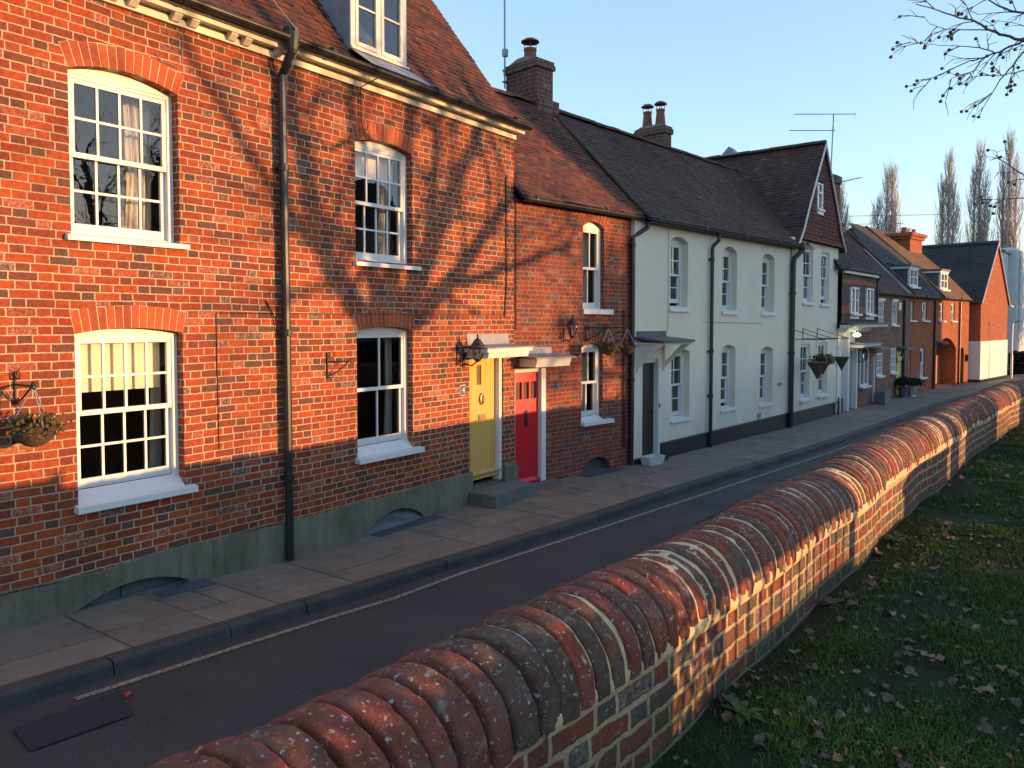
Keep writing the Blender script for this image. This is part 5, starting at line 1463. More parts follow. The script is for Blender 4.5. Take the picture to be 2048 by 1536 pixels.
hd = empty('hedge', (48.6, 1.1, -.2), R(-6), 'dark clipped hedge below the pale rendered house', 'hedge')
leaf_clump_box('foliage', 0, 1.5, -2.2, .95, 0, 1.15, 5200, 'dark_leaf', hd, 5, .09)
lp_ = empty('street_lamp', (41.6, 1.62, 0), 0, 'slim grey street lamp post in front of the pale rendered house', 'street lamp')
mb = MB(); mb.tube([(0, 0, 0), (0, 0, 1.2)], .05, 8); mb.tube([(0, 0, 1.2), (0, 0, 2.55), (.03, -.03, 2.66), (.1, -.15, 2.70)], .03, 8); mb.build('post', 'galv', lp_)
mb = MB(); mb.box(.0, .14, -.34, -.10, 2.68, 2.74, 0, .015); mb.build('lamp_head', 'lead', lp_)

# ------------------------------------------------------------------ churchyard wall
CW = empty('churchyard_wall', (0, 1.5, 0), 0, 'long low brick churchyard wall with rounded brick coping along the road', 'wall')
CW.location = (0, 0, 0)
CZ, CR = 1.455, .232
def wpt(x): return Vector((x, wallc(x), 0))
def wdir(x): return (wpt(x + .05) - wpt(x - .05)).normalized()
def topz(x): return CZ + .014 * math.sin(x * .9 + 1) + .008 * math.sin(x * 3.1)
mb = MB()
xw = [-3 + .12 * i for i in range(243)]
for a, b in zip(xw[:-1], xw[1:]):
    va = []
    for x in (a, b):
        d = wdir(x); nrm = Vector((d.y, -d.x, 0))       # towards the churchyard
        c = wpt(x)
        g = c + nrm * (CR - .012 + .006 * noise.noise(Vector((x * 2, 0, 0)))); r_ = c - nrm * (CR - .012)
        va.append((g, r_))
    (g0, r0), (g1, r1) = va
    zt0, zt1 = topz(a) - .012, topz(b) - .012
    mb.quad((g0.x, g0.y, .6), (g1.x, g1.y, .6), (g1.x, g1.y, zt1), (g0.x, g0.y, zt0))
    mb.quad((r1.x, r1.y, -.3), (r0.x, r0.y, -.3), (r0.x, r0.y, zt0), (r1.x, r1.y, zt1))
    mb.quad((g0.x, g0.y, zt0), (g1.x, g1.y, zt1), (r1.x, r1.y, zt1), (r0.x, r0.y, zt0))
mb.build('wall_body', 'brick_old', CW)
# coping bricks on edge, each a half-round slab
mb = MB(); rg = random.Random(5)
x = -.5
joints = []
while x < 24:
    near = x < 2.0
    t_ = rg.uniform(.078, .108) if x < 2 else rg.uniform(.066, .098)
    gap = rg.uniform(.012, .02) if x < 1.9 else rg.uniform(.008, .016)
    xm = x + t_ / 2
    d = wdir(xm); nrm = Vector((d.y, -d.x, 0)); c = wpt(xm) + Vector((0, 0, topz(xm) + rg.uniform(-.006, .006)))
    yaw = rg.uniform(-.035, .035) + (.10 if x < 2 else .04) ; lean = rg.uniform(-.03, .03)
    Rr = CR + rg.uniform(-.002, .008)
    ns, nr = (30, 9) if x < 3 else ((20, 5) if x < 8 else (14, 4))
    o = len(mb.v)
    prof = []
    for j in range(nr):
        u_ = j / (nr - 1)
        e = min(u_, 1 - u_) * t_
        prof.append((u_ * t_ - t_ / 2, -.006 * max(0, 1 - e / .008) ** 1.8))
    prof = [(prof[0][0], -.07)] + prof + [(prof[-1][0], -.07)]
    for (ll, dr_) in prof:
        for k in range(ns + 1):
            an = -.12 + (PI + .24) * k / ns
            rr = Rr + dr_
            p = c + nrm * math.cos(an) * rr + Vector((0, 0, 1)) * math.sin(an) * rr * .97
            off = ll + math.cos(an) * yaw * Rr + math.sin(an) * lean * Rr
            p = p + d * off
            nz = noise.noise(p * 9) * .006 + noise.noise(p * 28) * (.0045 if x < 4 else .002) + (noise.noise(p * 70) * .003 if x < 3 else 0)
            if x < 4: nz -= (.03 if x < 1.9 else .012) * max(0, noise.noise(p * 16 + Vector((9, 1, 4))) - .4)
            if dr_ > -.05: p += (nrm * math.cos(an) + Vector((0, 0, 1)) * math.sin(an)) * nz + d * noise.noise(p * 14 + Vector((5, 5, 5))) * .005
            mb.v.append(tuple(p))
    m_ = len(prof)
    for j in range(m_ - 1):
        for k in range(ns):
            a = o + j * (ns + 1) + k
            mb.f.append((a, a + 1, a + ns + 2, a + ns + 1)); mb.mi.append(0)
    x += t_ + gap
cpo = mb.build('coping', 'coping', CW, smooth=True)
def sweep(mb, x0, x1, r, step=.04, nz=.004, a0=-.1, a1=PI + .1, zoff=0):
    ns = 26; o = len(mb.v); n = int((x1 - x0) / step)
    for i in range(n + 1):
        x = x0 + (x1 - x0) * i / n
        d = wdir(x); nrm = Vector((d.y, -d.x, 0)); c = wpt(x) + Vector((0, 0, topz(x) + zoff))
        for k in range(ns + 1):
            an = a0 + (a1 - a0) * k / ns
            p = c + (nrm * math.cos(an) + Vector((0, 0, .97)) * math.sin(an)) * r
            rr = .006 * noise.noise(p * 9) + nz * noise.noise(p * 30)
            p += (nrm * math.cos(an) + Vector((0, 0, 1)) * math.sin(an)) * rr
            mb.v.append(tuple(p))
    for i in range(n):
        for k in range(ns):
            a = o + i * (ns + 1) + k
            mb.f.append((a, a + 1, a + ns + 2, a + ns + 1)); mb.mi.append(0)
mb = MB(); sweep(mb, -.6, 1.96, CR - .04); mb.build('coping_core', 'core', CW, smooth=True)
mb = MB(); sweep(mb, 1.92, 8, CR - .0065, .014, .003); sweep(mb, 8, 24, CR - .006, .03, .003)
# bed of mortar under the coping
for x0, x1, st_ in ((1.92, 8., .02), (8., 24., .05)):
    n = int((x1 - x0) / st_); o = len(mb.v)
    for i in range(n + 1):
        x = x0 + (x1 - x0) * i / n
        d = wdir(x); nrm = Vector((d.y, -d.x, 0)); c = wpt(x)
        w_ = .010 + .010 * (noise.noise(Vector((x * 6, 3, 0))) + .3)
        for (rr, zz) in ((CR - .02, -.045 - w_), (CR - .004, -.03 - w_), (CR + .001, -.012), (CR - .001, .004 + w_ * .5), (CR - .02, .03)):
            p = c + nrm * (rr + .003 * noise.noise(Vector((x * 20, zz * 30, 1)))) + Vector((0, 0, topz(x) + zz - .006)); mb.v.append(tuple(p))
    for i in range(n):
        for k in range(4):
            a = o + i * 5 + k
            mb.f.append((a, a + 1, a + 6, a + 5)); mb.mi.append(0)
mb.build('mortar', 'mortar', CW, smooth=True)

# ------------------------------------------------------------------ churchyard ground, grass and leaves
def gh(x, y):
    yw = wallc(x) - CR
    h = .035 * noise.noise(Vector((x * 1.3, y * 1.3, 0))) + .015 * noise.noise(Vector((x * 4, y * 4, 2)))
    if yw - y < .35: h += -.03 * (1 - (yw - y) / .35) + .02
    return GZ + h
mb = MB()
gx = [-8 + .1 * i for i in range(330)]
for a, b in zip(gx[:-1], gx[1:]):
    ts = [0, .03, .07, .12, .2, .3, .42, .6, .8, 1.0, 1.4, 2.2]
    for t0, t1 in zip(ts[:-1], ts[1:]):
        q = []
        for x, t in ((a, t1), (b, t1), (b, t0), (a, t0)):
            y = wallc(x) - CR + .05 - t * 1.6
            q.append((x, y, gh(x, y)))
        mb.add(q, [(0, 1, 2, 3)])
big = MB()
tag(mb.build('churchyard_ground', 'soil', None, True), kind='structure')
mb = MB()
for a, b in zip(gx[:-1:4], gx[4::4]):
    def yy(x, k): return wallc(x) - CR + .05 - 3.4 - k
    mb.quad((a, -70, GZ), (b, -70, GZ), (b, yy(b, 0), GZ), (a, yy(a, 0), GZ))
mb.quad((24.6, -70, GZ), (90, -70, GZ), (90, -24, GZ), (24.6, -3.5, GZ)); mb.quad((-60, -70, GZ), (-8, -70, GZ), (-8, 1.3, GZ), (-60, 1.3, GZ))
mb.quad((24.6, -3.5, GZ), (90, -24, GZ), (90, -24, -.4), (24.6, -3.5, -.4))
tag(mb.build('churchyard_lawn', 'soil'), kind='structure')
mb = MB(); rg = random.Random(77)
def blade(x, y, h, w_, az_, lean):
    z = gh(x, y) - .005
    dx, dy = math.cos(az_), math.sin(az_)
    sx, sy = -dy * w_, dx * w_
    p1 = (x + dx * lean * .35 * h, y + dy * lean * .35 * h, z + h * .6); p2 = (x + dx * lean * h, y + dy * lean * h, z + h * (1 - .25 * lean))
    mb.add([(x - sx, y - sy, z), (x + sx, y + sy, z), (p1[0] + sx * .8, p1[1] + sy * .8, p1[2]), (p1[0] - sx * .8, p1[1] - sy * .8, p1[2]), p2], [(0, 1, 2, 3), (3, 2, 4)])
cnt = 0
while cnt < 95000:
    x = 2.3 + (rg.random() ** 2.1) * 14.5
    yw = wallc(x) - CR
    y = rg.uniform(-.35, yw + .0)
    dens = .5 + 1.1 * noise.noise(Vector((x * 1.7, y * 2.2, 3))) + .5 * noise.noise(Vector((x * 6, y * 6, 9)))
    edge = min(1, (yw - y) / .22)
    if x > 7.5: dens -= .15 * (1 - min(1, (yw - y) / .5))
    if rg.random() > dens * (.12 + .88 * edge): continue
    s = max(.6, min(1.3, .8 + .6 * noise.noise(Vector((x * 2.4, y * 2.4, 5)))))
    blade(x, y, rg.uniform(.02, .058) * s, rg.uniform(.0011, .0022) * (1 + x * .12), rg.uniform(0, 2 * PI), rg.uniform(.1, 1.1))
    cnt += 1
tag(mb.build('grass', 'grass'), kind='stuff', label='short rough winter grass in the churchyard', cat='grass')
# fallen leaves
def leaf_mesh(seed, L):
    rg = random.Random(seed); mb = MB()
    n = 7; curl = rg.uniform(-.9, 1.2); wv_ = rg.uniform(.28, .5)
    rows = []
    for i in range(n + 1):
        t = i / n
        w_ = L * wv_ * math.sin(PI * min(.98, t * .92 + .05)) * (1 + .22 * math.sin(t * 17 + seed))
        cz = L * .18 * curl * math.sin(t * PI) + L * .05 * math.sin(t * 9 + seed)
        xx = L * (t - .5)
        rows.append([(xx, -w_, cz + abs(w_) * .45 * rg.uniform(.4, 1.2)), (xx, -w_ * .45, cz + w_ * .06), (xx, 0, cz - w_ * .05), (xx, w_ * .45, cz + w_ * .08), (xx, w_, cz + abs(w_) * .45 * rg.uniform(.2, 1.2))])
    for r_ in rows: mb.v += r_
    for i in range(n):
        for k in range(4):
            a = i * 5 + k; mb.f.append((a, a + 1, a + 6, a + 5)); mb.mi.append(0)
    mb.tube([(-L * .5, 0, 0), (-L * .75, .01, .01)], .0015, 3)
    me = bpy.data.meshes.new('fallen_leaf'); me.from_pydata(mb.v, [], mb.f); me.materials.append(M['leaf'])
    me.polygons.foreach_set('use_smooth', [True] * len(mb.f)); me.update()
    return me
LM = [leaf_mesh(s_, L) for s_, L in ((1, .055), (2, .07), (3, .045), (4, .06), (5, .08), (6, .05))]
rg = random.Random(3); spots = []
while len(spots) < 900:
    x = 2.35 + (rg.random() ** 1.7) * 13
    yw = wallc(x) - CR
    y = rg.uniform(.0 if x < 8 else -.1, yw - .02)
    dens = .45 + .8 * noise.noise(Vector((x * 1.5 + 4, y * 1.5, 8)))
    if rg.random() > dens: continue
    spots.append((x, y))
spots.sort(key=lambda p: math.hypot(p[0], p[1]))
for i, (x, y) in enumerate(spots[:300]):
    o = bpy.data.objects.new('fallen_leaf', LM[rg.randrange(6)])
    COL.objects.link(o)
    o.location = (x, y, gh(x, y) + rg.uniform(.006, .03)); o.rotation_euler = (rg.gauss(0, .4), rg.gauss(0, .4), rg.uniform(0, 6.28))
    s_ = rg.uniform(.4, .8); o.scale = (s_, s_ * rg.uniform(.8, 1.1), s_)
    tag(o, 'dry curled brown leaf fallen on the churchyard grass', 'leaf', 'fallen leaves on the churchyard grass')
mb = MB()
for (x, y) in spots[300:]:
    me = LM[rg.randrange(6)]
    mt = Matrix.Translation((x, y, gh(x, y) + rg.uniform(.004, .02))) @ Matrix.Rotation(rg.uniform(0, 6.28), 4, 'Z') @ Matrix.Rotation(rg.gauss(0, .4), 4, 'X') @ Matrix.Scale(rg.uniform(.5, .95), 4)
    mb.add([mt @ v.co for v in me.vertices], [tuple(p.vertices) for p in me.polygons])
tag(mb.build('leaf_litter', 'leaf'), kind='stuff', label='scattered brown leaf litter along the foot of the wall', cat='leaf litter')
def weed(x, y, r, label, n=16, seed=1):
    o = empty('weed', (x, y, gh(x, y)), 0, label, 'weed', 'weeds at the foot of the wall')
    rg = random.Random(seed); mb = MB()
    for k in range(n):
        an = rg.uniform(0, 6.28); L = r * rg.uniform(.6, 1.1); el = rg.uniform(.25, 1.1)
        prev = None
        for i in range(6):
            t = i / 5
            p = Vector((math.cos(an) * L * t, math.sin(an) * L * t, L * (math.sin(el) * t - .55 * t * t) + .01))
            w_ = L * .13 * math.sin(PI * (.1 + .88 * t)) * (1 + .4 * (i % 2))
            sd = Vector((-math.sin(an), math.cos(an), 0)) * w_
            if prev: mb.add([prev[0], prev[1], p + sd, p - sd], [(0, 1, 2, 3)])
            prev = (p - sd, p + sd)
    mb.build('rosette', 'green_leaf', o)
weed(3.02, 1.0, .11, 'green dandelion rosette, the nearest weed growing at the foot of the wall', 22, 1)
weed(4.55, 1.0, .09, 'small leafy weed at the wall foot below the striped sunlit bricks', 16, 2)
weed(6.1, .93, .10, 'tuft of weed by the brightly sunlit part of the wall', 18, 3)
lt = MB(); lt.add([(0, 0, 0), (.05, .01, .015), (.055, .04, .0), (.01, .045, .02), (.03, .02, .03)], [(0, 1, 4), (1, 2, 4), (2, 3, 4), (3, 0, 4)])
tag(lt.build('litter', 'red', None, loc=(2.72, 5.22, zg(2.72) - .09)), 'scrap of red paper lying on the road by the dark patch', 'litter')

# ------------------------------------------------------------------ bare trees
def grow(mb, p, d, L, r, lev, rg, gravity=0., seg=5, spread=.7, minr=.0035, kids=(3, 5), wob=.18, tips=None, shr=.62):
    n = max(3, int(L / .25)) if lev > 0 else 3
    n = min(n, 9)
    pts = [p.copy()]; rs = [r]; dd = d.normalized()
    for i in range(n):
        dd = (dd + Vector((rg.gauss(0, wob), rg.gauss(0, wob), rg.gauss(0, wob))) * .6 + Vector((0, 0, -gravity * .12))).normalized()
        pts.append(pts[-1] + dd * L / n); rs.append(max(minr * .6, r * (1 - .62 * (i + 1) / n)))
    mb.tube(pts, rs, seg if r > .03 else (4 if r > .012 else 3), cap=False)
    if lev <= 0:
        if tips is not None: tips.append(pts[-1])
        return
    nk = rg.randint(*kids)
    for k in range(nk):
        f = rg.uniform(.3, 1.0) if k else 1.0
        i = min(n, max(1, int(f * n)))
        ax = Vector((rg.gauss(0, 1), rg.gauss(0, 1), rg.gauss(0, 1) * .8)).normalized()
        bd = (pts[i] - pts[i - 1]).normalized()
        nd_ = (bd + (ax - bd * ax.dot(bd)) * spread * rg.uniform(.6, 1.3)).normalized()
        grow(mb, pts[i], nd_, L * shr * rg.uniform(.7, 1.15), max(minr, rs[i] * rg.uniform(.5, .72)), lev - 1, rg, gravity, seg, spread, minr, kids, wob, tips, shr)
def tree_obj(name, loc, label, cat='tree', group=None):
    return empty(name, loc, 0, label, cat, group)
def toward(X, z, t, Y=7.0):       # a point t metres towards the sun from facade point (X, Y, z)
    return Vector((X, Y, z)) + TO_SUN * t
TD = 17.0
base = toward(7.02, 2.0, TD)
PT = tree_obj('plane_tree', (base.x, base.y, GZ), 'bare plane tree by the churchyard path with hanging seed balls on its drooping twigs')
def limb(mb, pts, rs, rg, kids=8, klen=1.2, lev=2, grav=0., tips=None, spread=1.0, k0=.25):
    P_ = []
    R_ = []
    for i in range(len(pts) - 1):
        for k in range(4):
            f = k / 4
            jj = min(.02, rs[i] * .35)
            q_ = pts[i].lerp(pts[i + 1], f) + Vector((rg.gauss(0, jj), rg.gauss(0, jj), rg.gauss(0, jj)))
            P_.append(q_); R_.append(rs[i] + (rs[i + 1] - rs[i]) * f)
    P_.append(pts[-1]); R_.append(rs[-1])
    mb.tube(P_, R_, 8, cap=False)
    for k in range(kids):
        i = int(len(P_) * rg.uniform(k0, .98)); i = min(len(P_) - 1, max(1, i))
        bd = (P_[i] - P_[i - 1]).normalized()
        ax = Vector((rg.gauss(0, 1), rg.gauss(0, 1), rg.gauss(0, 1))).normalized()
        nd_ = (bd * .7 + (ax - bd * ax.dot(bd)) * spread).normalized()
        grow(mb, P_[i], nd_, klen * rg.uniform(.6, 1.3), max(.006, R_[i] * .38), lev, rg, grav, 5, .8, .004, (3, 4), .2, tips)
rg = random.Random(17)
off = lambda v: v - Vector((base.x, base.y, GZ))
mb = MB()
mb.tube([Vector((0, 0, -.1)), Vector((0, 0, .3)), off(toward(7.04, 1.6, TD)), off(toward(7.08, 2.45, TD))], [.34, .25, .22, .24], 12)
mb.build('trunk', 'bark', PT)
mb = MB()
A_ = [  # limbs given by where their shadows fall on the tall brick house (X, z) and their distance from it
    ([(7.02, 2.35, 17), (6.65, 2.75, 17.1), (6.2, 3.3, 17.2), (5.9, 4.0, 17.4), (5.7, 4.9, 17.6), (5.5, 6.2, 18)], [.20, .17, .16, .14, .12, .08]),
    ([(7.05, 2.4, 17), (6.95, 2.9, 16.8), (6.75, 3.6, 16.6), (6.6, 4.6, 16.4), (6.5, 6.0, 16.2)], [.15, .13, .11, .09, .06]),
    ([(7.1, 2.4, 17), (7.45, 2.85, 17.2), (7.85, 3.5, 17.5), (8.3, 4.3, 17.8), (8.9, 5.3, 18.2), (9.4, 6.4, 18.5)], [.22, .20, .18, .16, .13, .08]),
    ([(7.12, 2.35, 17), (7.7, 2.75, 16.7), (8.4, 3.25, 16.5), (9.1, 3.9, 16.2), (9.9, 4.7, 15.8), (10.6, 5.6, 15.5)], [.18, .16, .15, .13, .10, .07]),
    ([(7.05, 2.45, 17), (7.2, 3.2, 17.6), (7.35, 4.2, 18.2), (7.6, 5.4, 19), (7.9, 7.2, 19.5)], [.18, .15, .13, .11, .08]),
    ([(6.25, 3.3, 17.2), (5.75, 3.7, 17.6), (5.2, 4.3, 18), (4.5, 5.2, 18.4), (3.9, 6.2, 18.6)], [.10, .08, .065, .05, .03]),
    ([(7.85, 3.5, 17.5), (8.0, 4.4, 18.0), (8.1, 5.6, 18.4), (8.2, 7, 18.8)], [.11, .09, .07, .05]),
    ([(8.4, 3.25, 16.5), (9.2, 3.35, 16.2), (10.1, 3.6, 15.9), (11.2, 4.0, 15.5)], [.10, .085, .07, .05]),
]
for pl__, rs in A_:
    limb(mb, [off(toward(X, z, t)) for X, z, t in pl__], rs, rg, 11, 1.8, 2, 0.)
mb.build('crown', 'bark', PT)
# drooping limb with seed balls reaching over the wall
mb = MB(); tips = []
def V(x, y, z): return off(Vector((x, y, z)))
start = off(toward(7.1, 2.5, 16.9))
limb(mb, [start, V(11.9, -6.2, 4.6), V(10.8, -3.2, 5.4), V(9.6, -.9, 5.6), V(8.75, .0, 5.25)], [.12, .10, .075, .05, .03], rg, 2, .8, 1, .0)
def twig(pts, r0, kids, kl, lev=2):
    P_ = [V(*p) for p in pts]
    limb(mb, P_, [r0 * (1 - .75 * i / (len(P_) - 1)) for i in range(len(P_))], rg, kids, kl, lev, .9, tips, .55, .1)
import_px = None
fwv = fw; rtv = Vector((math.sin(PSI), -math.cos(PSI), 0)); upv = rtv.cross(fwv)
def at(u, v, dep):               # a point in the tree seen in the direction (u, v) at the given depth
    p_ = Vector((0, 0, CAMZ)) + (fwv + rtv * ((u - 1024) / 1535) - upv * ((v - 707) / 1535)) * dep
    return (p_.x, p_.y, p_.z)
J = at(2110, 60, 6.9)
twig([(8.75, .0, 5.25), at(2090, 78, 6.9), at(2040, 79, 6.8), at(2000, 68, 6.8), at(1975, 58, 6.7), at(1950, 42, 6.7), at(1920, 36, 6.7), at(1880, 22, 6.6), at(1832, 8, 6.6)], .016, 8, .26, 1)
twig([(8.75, .0, 5.25), at(2060, 28, 6.7), at(2020, 22, 6.7), at(1990, 8, 6.6), at(1960, -12, 6.5)], .014, 5, .26, 1)
twig([at(2060, 76, 6.85), at(2030, 90, 6.9), at(2000, 102, 6.9), at(1968, 115, 7.0), at(1940, 122, 7.0), at(1900, 140, 7.0), at(1850, 162, 7.1)], .011, 7, .22, 1)
twig([at(1990, 106, 6.9), at(1960, 95, 6.8), at(1920, 92, 6.8), at(1880, 91, 6.7), at(1822, 84, 6.7)], .006, 6, .16, 1)
twig([at(2070, 82, 6.9), at(2045, 105, 7.0), at(2025, 132, 7.0), at(2000, 160, 7.1), at(1985, 185, 7.1), at(1960, 208, 7.2)], .010, 6, .18, 1)
twig([at(1975, 60, 6.7), at(1930, 60, 7.0), at(1890, 58, 7.1), at(1860, 48, 7.2), at(1845, 30, 7.2)], .006, 5, .16, 1)
twig([at(1945, 40, 6.7), at(1935, 15, 6.7), at(1922, -5, 6.7)], .005, 3, .12, 0)
twig([at(1965, 117, 7.0), at(1950, 140, 6.8), at(1930, 150, 6.7), at(1905, 155, 6.6), at(1895, 168, 6.6)], .006, 5, .16, 1)
twig([at(2048, 140, 7.0), at(2010, 150, 7.0), at(1985, 152, 7.0), at(1966, 146, 7.0)], .006, 4, .16, 1)
twig([(8.9, -.1, 5.0), at(2110, 372, 7.2), at(2048, 350, 7.3), at(2020, 332, 7.3), at(2002, 320, 7.3), at(1987, 308, 7.3)], .009, 4, .16, 1)
twig([at(2100, 380, 7.2), at(2050, 396, 7.3), at(2010, 397, 7.3), at(1975, 400, 7.3)], .007, 4, .14, 1)
twig([at(2100, 352, 7.2), at(2040, 345, 7.3), at(1985, 345, 7.3)], .005, 3, .12, 0)
twig([(8.9, -.1, 5.0), at(2085, 20, 6.3), at(2040, -20, 6.2)], .012, 5, .26, 1)
mb.build('drooping_branch', 'twig', PT)
bm_ = bpy.data.meshes.new('seed_ball')
b_ = bmesh.new(); bmesh.ops.create_icosphere(b_, subdivisions=2, radius=.016)
for v in b_.verts: v.co *= 1 + .12 * rg.uniform(-1, 1)
b_.to_mesh(bm_); b_.free(); bm_.materials.append(M['twig'])
rg.shuffle(tips)
for p in tips[:85]:
    o = bpy.data.objects.new('seed_ball', bm_); COL.objects.link(o); o.parent = PT; o.location = p
# second tree, whose dense crown shades the red-door cottage
b2_ = toward(13.1, 2.0, 19, 6.4)
PT2 = tree_obj('lime_tree', (b2_.x, b2_.y, GZ), 'bare lime tree with a dense twiggy crown beside the church')
rg = random.Random(29); mb = MB()
mb.tube([(0, 0, -.1), (0, 0, .4), (.05, 0, 1.6), (.05, .05, 2.4)], [.36, .27, .24, .22], 12); mb.build('trunk', 'bark', PT2)
mb = MB()
for k in range(13):
    an = 2 * PI * k / 13 + rg.uniform(-.3, .3); el = rg.uniform(.35, 1.35)
    grow(mb, Vector((.05, .03, rg.uniform(1.5, 2.4))), Vector((math.cos(an) * math.cos(el), math.sin(an) * math.cos(el), math.sin(el))), rg.uniform(1.5, 2.1), rg.uniform(.08, .12), 4, rg, .05, 6, .75, .008, (4, 5), .2)
mb.build('crown', 'bark', PT2)

# ------------------------------------------------------------------ church, railings across the churchyard (they throw the long shadows)
def ch_box(mb, x0, x1, y0, y1, z0, z1, ridge, mi=0):
    mb.box(x0, x1, y0, y1, z0, z1, mi)
    ym = (y0 + y1) / 2
    mb.add([(x0, y0, z1), (x1, y0, z1), (x1, ym, ridge), (x0, ym, ridge), (x0, y1, z1), (x1, y1, z1)], [(0, 1, 2, 3), (5, 4, 3, 2), (0, 3, 4), (1, 5, 2)], mi + 1)
CH = empty('church', (0, 0, GZ), 0, 'flint church with tiled roofs and a square tower standing across the churchyard', 'church')
mb = MB(); ch_box(mb, 28.4, 48.9, -36.5, -31.5, -1, 9.4, 13.6); mb.box(30.4, 35.4, -37.5, -33, -1, 17.5)
for k in range(8): mb.box(28.8 + 2.6 * k, 29.4 + 2.6 * k, -31.5, -30.8, -1, 6.5)
mb.box(30.2, 35.6, -37.7, -32.8, 17.5, 18.3)
mb.build('nave', ['church', 'tile_dk'], CH)
for k in range(7):
    mb = MB(); xx = 30.4 + 2.6 * k
    mb.prism([(xx - .5, 3.0), (xx + .5, 3.0), (xx + .5, 5.4), (xx, 6.3), (xx - .5, 5.4)], -31.42, -31.3); mb.build('window', 'glass', CH)
RL = empty('churchyard_railing', (0, -2.4, GZ), 0, 'iron railings on a low stone kerb with a board added to shade the coping', 'railing')
mb = MB()
mb.box(4.4, 6.5, -.12, .12, -.1, .36); mb.build('kerb_wall', 'step', RL)
mb = MB()
for k in range(15):
    x = 4.5 + .14 * k
    mb.box(x - .011, x + .011, -.011, .011, .36, .80)
mb.box(4.4, 6.5, -.018, .018, .70, .725); mb.box(6.48, 6.54, -.04, .04, -.1, 1.05)
mb.build('bars', 'iron', RL)
mb = MB(); mb.box(4.3, 6.55, -.03, .03, .72, 1.0, 0, .01); mb.build('shade_board', 'darkdoor', RL)  # unseen board added to keep the sun off the coping
def solid_bush(name, x0, x1, y0, y1, z1, n, label, seed, leaf=.05, core=True):
    o = empty(name, (0, 0, GZ), 0, label, 'bush')
    rg = random.Random(seed); mb = MB()
    for k in range(n):
        p = Vector((rg.uniform(x0, x1), rg.uniform(y0, y1), rg.uniform(0, z1)))
        a = Vector((rg.gauss(0, 1), rg.gauss(0, 1), rg.gauss(0, 1))).normalized(); b = a.cross(Vector((rg.gauss(0, 1), rg.gauss(0, 1), rg.gauss(0, 1)))).normalized()
        s_ = leaf * rg.uniform(.6, 1.4)
        mb.add([p - a * s_, p + b * s_ * .6, p + a * s_, p - b * s_ * .6], [(0, 1, 2, 3)])
    if core: mb.box(x0 + .1, x1 - .1, y0 + .1, y1 - .1, 0, z1 - .12)
    mb.build('foliage', 'dark_leaf', o)
solid_bush('shade_hedge', -2.5, 4.05, -3.0, -2.2, 1.0, 3000, 'long unseen hedge added at the near end of the railings to shade the wall', 3)  # unseen hedge, added to shade the nearest stretch of wall
solid_bush('shade_bush', 4.05, 4.5, -2.8, -2.3, .95, 620, 'thin see-through bush added between hedge and railings to half-shade the wall', 4, .035, False)  # unseen sparse bush, added so the wall is only half lit here
for (x0, x1, h_, lab) in ((8.4, 10.1, .62, 'unseen stone tomb added nearest the railings to shade the wall'), (11.4, 13.5, .85, 'taller unseen stone tomb added farther along to shade the wall')):  # unseen tombs added as sun blocks for the dark stretches of wall
    hs = empty('shade_tomb', ((x0 + x1) / 2, -2.9, GZ), 0, lab, 'tomb')
    w_ = (x1 - x0) / 2
    mb = MB(); mb.box(-w_ + .06, w_ - .06, -.35, .35, -.1, h_ - .08); mb.build('chest', 'step', hs)
    mb = MB(); mb.box(-w_, w_, -.42, .42, h_ - .079, h_, 0, .02); mb.build('lid', 'step', hs)
solid_bush('laurel_bush', 15.6, 22, -3.4, -2.4, 1.0, 2600, 'wide dark laurel bush beyond the added tombs', 5, .07)

yb = toward(52.5, 1.0, 15, 1.5)
YT = tree_obj('shade_yew', (yb.x, yb.y, GZ), 'broad unseen yew added at the far end to shade the pale rendered house')  # out of view, added to put the pale rendered house in shade
rg = random.Random(91); mb = MB(); mb.tube([(0, 0, -1), (0, 0, 2), (0, 0, 6)], [.5, .4, .2], 8); mb.build('trunk', 'bark', YT)
mb = MB()
for k in range(5200):
    an = rg.uniform(0, 6.28); el = rg.uniform(-.5, 1.5); rr = rg.uniform(.55, 1.05) * (1 + .15 * math.sin(an * 3 + el * 4))
    p = Vector((math.cos(an) * math.cos(el) * 4.2 * rr, math.sin(an) * math.cos(el) * 3.2 * rr, 3.6 + 4.6 * math.sin(el) * rr))
    a = Vector((rg.gauss(0, 1), rg.gauss(0, 1), rg.gauss(0, 1))).normalized(); b = a.cross(Vector((rg.gauss(0, 1), rg.gauss(0, 1), rg.gauss(0, 1)))).normalized()
    s_ = rg.uniform(.12, .3); mb.add([p - a * s_, p + b * s_ * .6, p + a * s_, p - b * s_ * .6], [(0, 1, 2, 3)])
mb.build('crown', 'dark_leaf', YT)

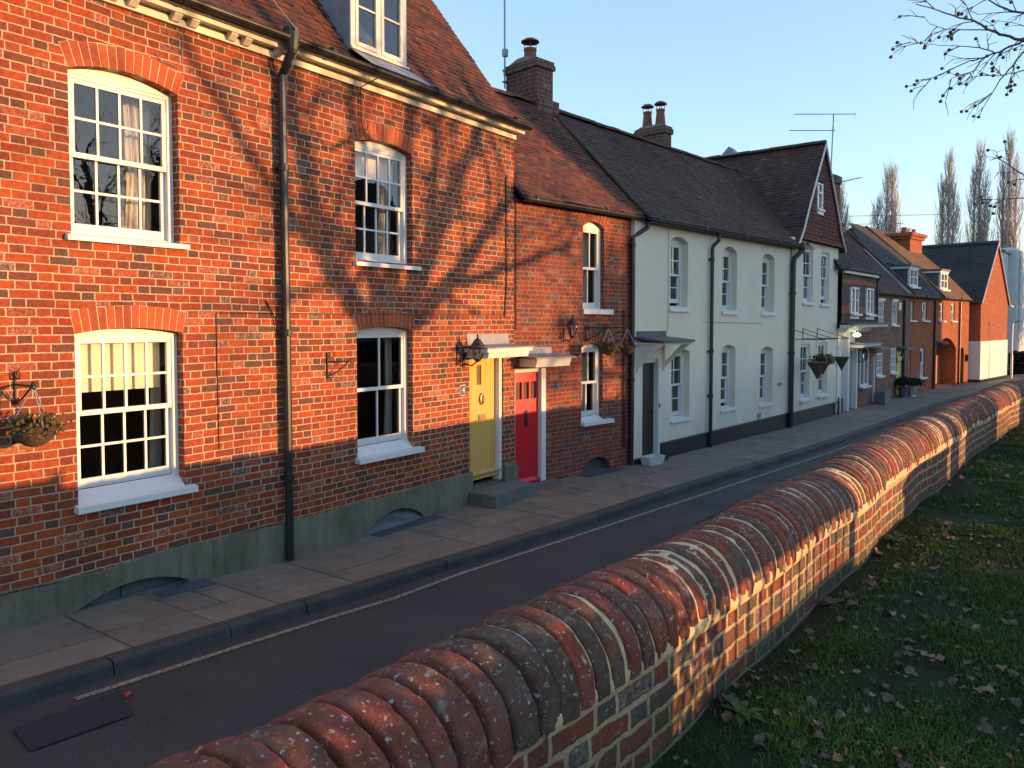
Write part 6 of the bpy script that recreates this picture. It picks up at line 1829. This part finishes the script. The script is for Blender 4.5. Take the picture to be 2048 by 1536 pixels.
# ------------------------------------------------------------------ poplars and bare scrub beyond the houses
def poplar_mesh(seed, H_, stems):
    rg = random.Random(seed); mb = MB(); 
    for (ox, oy, hh) in stems:
        ox, oy = ox * .6, oy * .6
        tr = [(ox * min(1, k / 3), oy * min(1, k / 3), H_ * hh * k / 8) for k in range(9)]
        mb.tube(tr, [.30 * (1 - .9 * k / 8) for k in range(9)], 5, cap=False)
        for k in range(int(230 * hh)):
            f = rg.uniform(.06, .97); z = H_ * hh * f
            an = rg.uniform(0, 6.28); L = (1.0 + 3.6 * (1 - f) ** .7) * rg.uniform(.6, 1.15)
            wmax = (.15 + .95 * math.sin(PI * min(1, (1 - f) * .95 + .08)) ) * rg.uniform(.3, 1.)
            p0 = Vector((ox * min(1, f * 2.6), oy * min(1, f * 2.6), z)); o_ = Vector((math.cos(an), math.sin(an), 0))
            p1 = p0 + o_ * wmax * .55 + Vector((0, 0, L * .35)); p2 = p0 + o_ * wmax * .85 + Vector((0, 0, L * .75)); p3 = p0 + o_ * wmax + Vector((0, 0, L * 1.2))
            mb.tube([p0, p1, p2, p3], [.035, .026, .016, .006], 3, cap=False)
            for q_ in range(4):
                b0 = p1.lerp(p3, rg.random()); an2 = rg.uniform(0, 6.28)
                mb.tube([b0, b0 + Vector((math.cos(an2) * .22, math.sin(an2) * .22, rg.uniform(.4, 1.0)))], [.014, .006], 3, cap=False)
    return mb
pops = [(93.7, 15.6, 20.6, [(0, 0, .94), (.5, -.8, .97), (-.3, 1.5, .78), (.3, -1.4, .8)], 'left of the brick chimney with three pots, with a notched top'),
        (94.5, 9.7, 21.1, [(0, 0, .98), (.2, .9, .85), (-.4, -.8, .8)], 'right of the three-pot chimney, leftmost of the close trio'),
        (94.7, 6.9, 21.6, [(0, 0, .98), (.3, .8, .86), (-.3, -.9, .82)], 'middle one of the close trio above the dark gable roof'),
        (94.9, 4.3, 22.2, [(0, 0, .98), (.3, .9, .85), (-.3, -1.0, .86)], 'tallest, above the tip of the orange gable'),
        (92.8, 20.2, 19.2, [(0, 0, .94), (.3, .8, .9), (-.3, -.9, .8)], 'half hidden behind the tile-hung gable')]
for i, (x, y, H_, st_, lab) in enumerate(pops):
    o = empty('poplar_tree', (x, y, -.3), 0, 'bare poplar tree ' + lab, 'tree', 'bare poplars beyond the houses')
    mb = poplar_mesh(100 + i, H_, st_); mb.build('crown', 'poplar', o)
    mb = MB(); mb.tube([(0, 0, -.2), (0, 0, 3), (0, 0, 8)], [.45, .36, .26], 8); mb.build('trunk', 'bark', o)
for i, (x, y, H_, lab) in enumerate(((93, 12.6, 12.5, 'low bare tree right behind the three-pot chimney'), (95, 3.0, 13.4, 'low bare tree at the right edge below the tallest poplar'), (80, 1.5, 9.5, 'low bare tree above the pale rendered house'))):
    o = empty('bare_tree', (x, y, -.3), 0, lab, 'tree', 'low bare trees beyond the houses')
    rg = random.Random(200 + i); mb = MB(); mb.tube([(0, 0, -.2), (0, 0, H_ * .35)], [.25, .16], 7); mb.build('trunk', 'bush', o)
    mb = MB()
    for k in range(9):
        an = rg.uniform(0, 6.28); el = rg.uniform(.6, 1.4)
        grow(mb, Vector((0, 0, H_ * rg.uniform(.15, .35))), Vector((math.cos(an) * math.cos(el), math.sin(an) * math.cos(el), math.sin(el))), H_ * .34, .09, 3, rg, 0, 4, .7, .018, (4, 5), .2)
    mb.build('crown', 'bush', o)
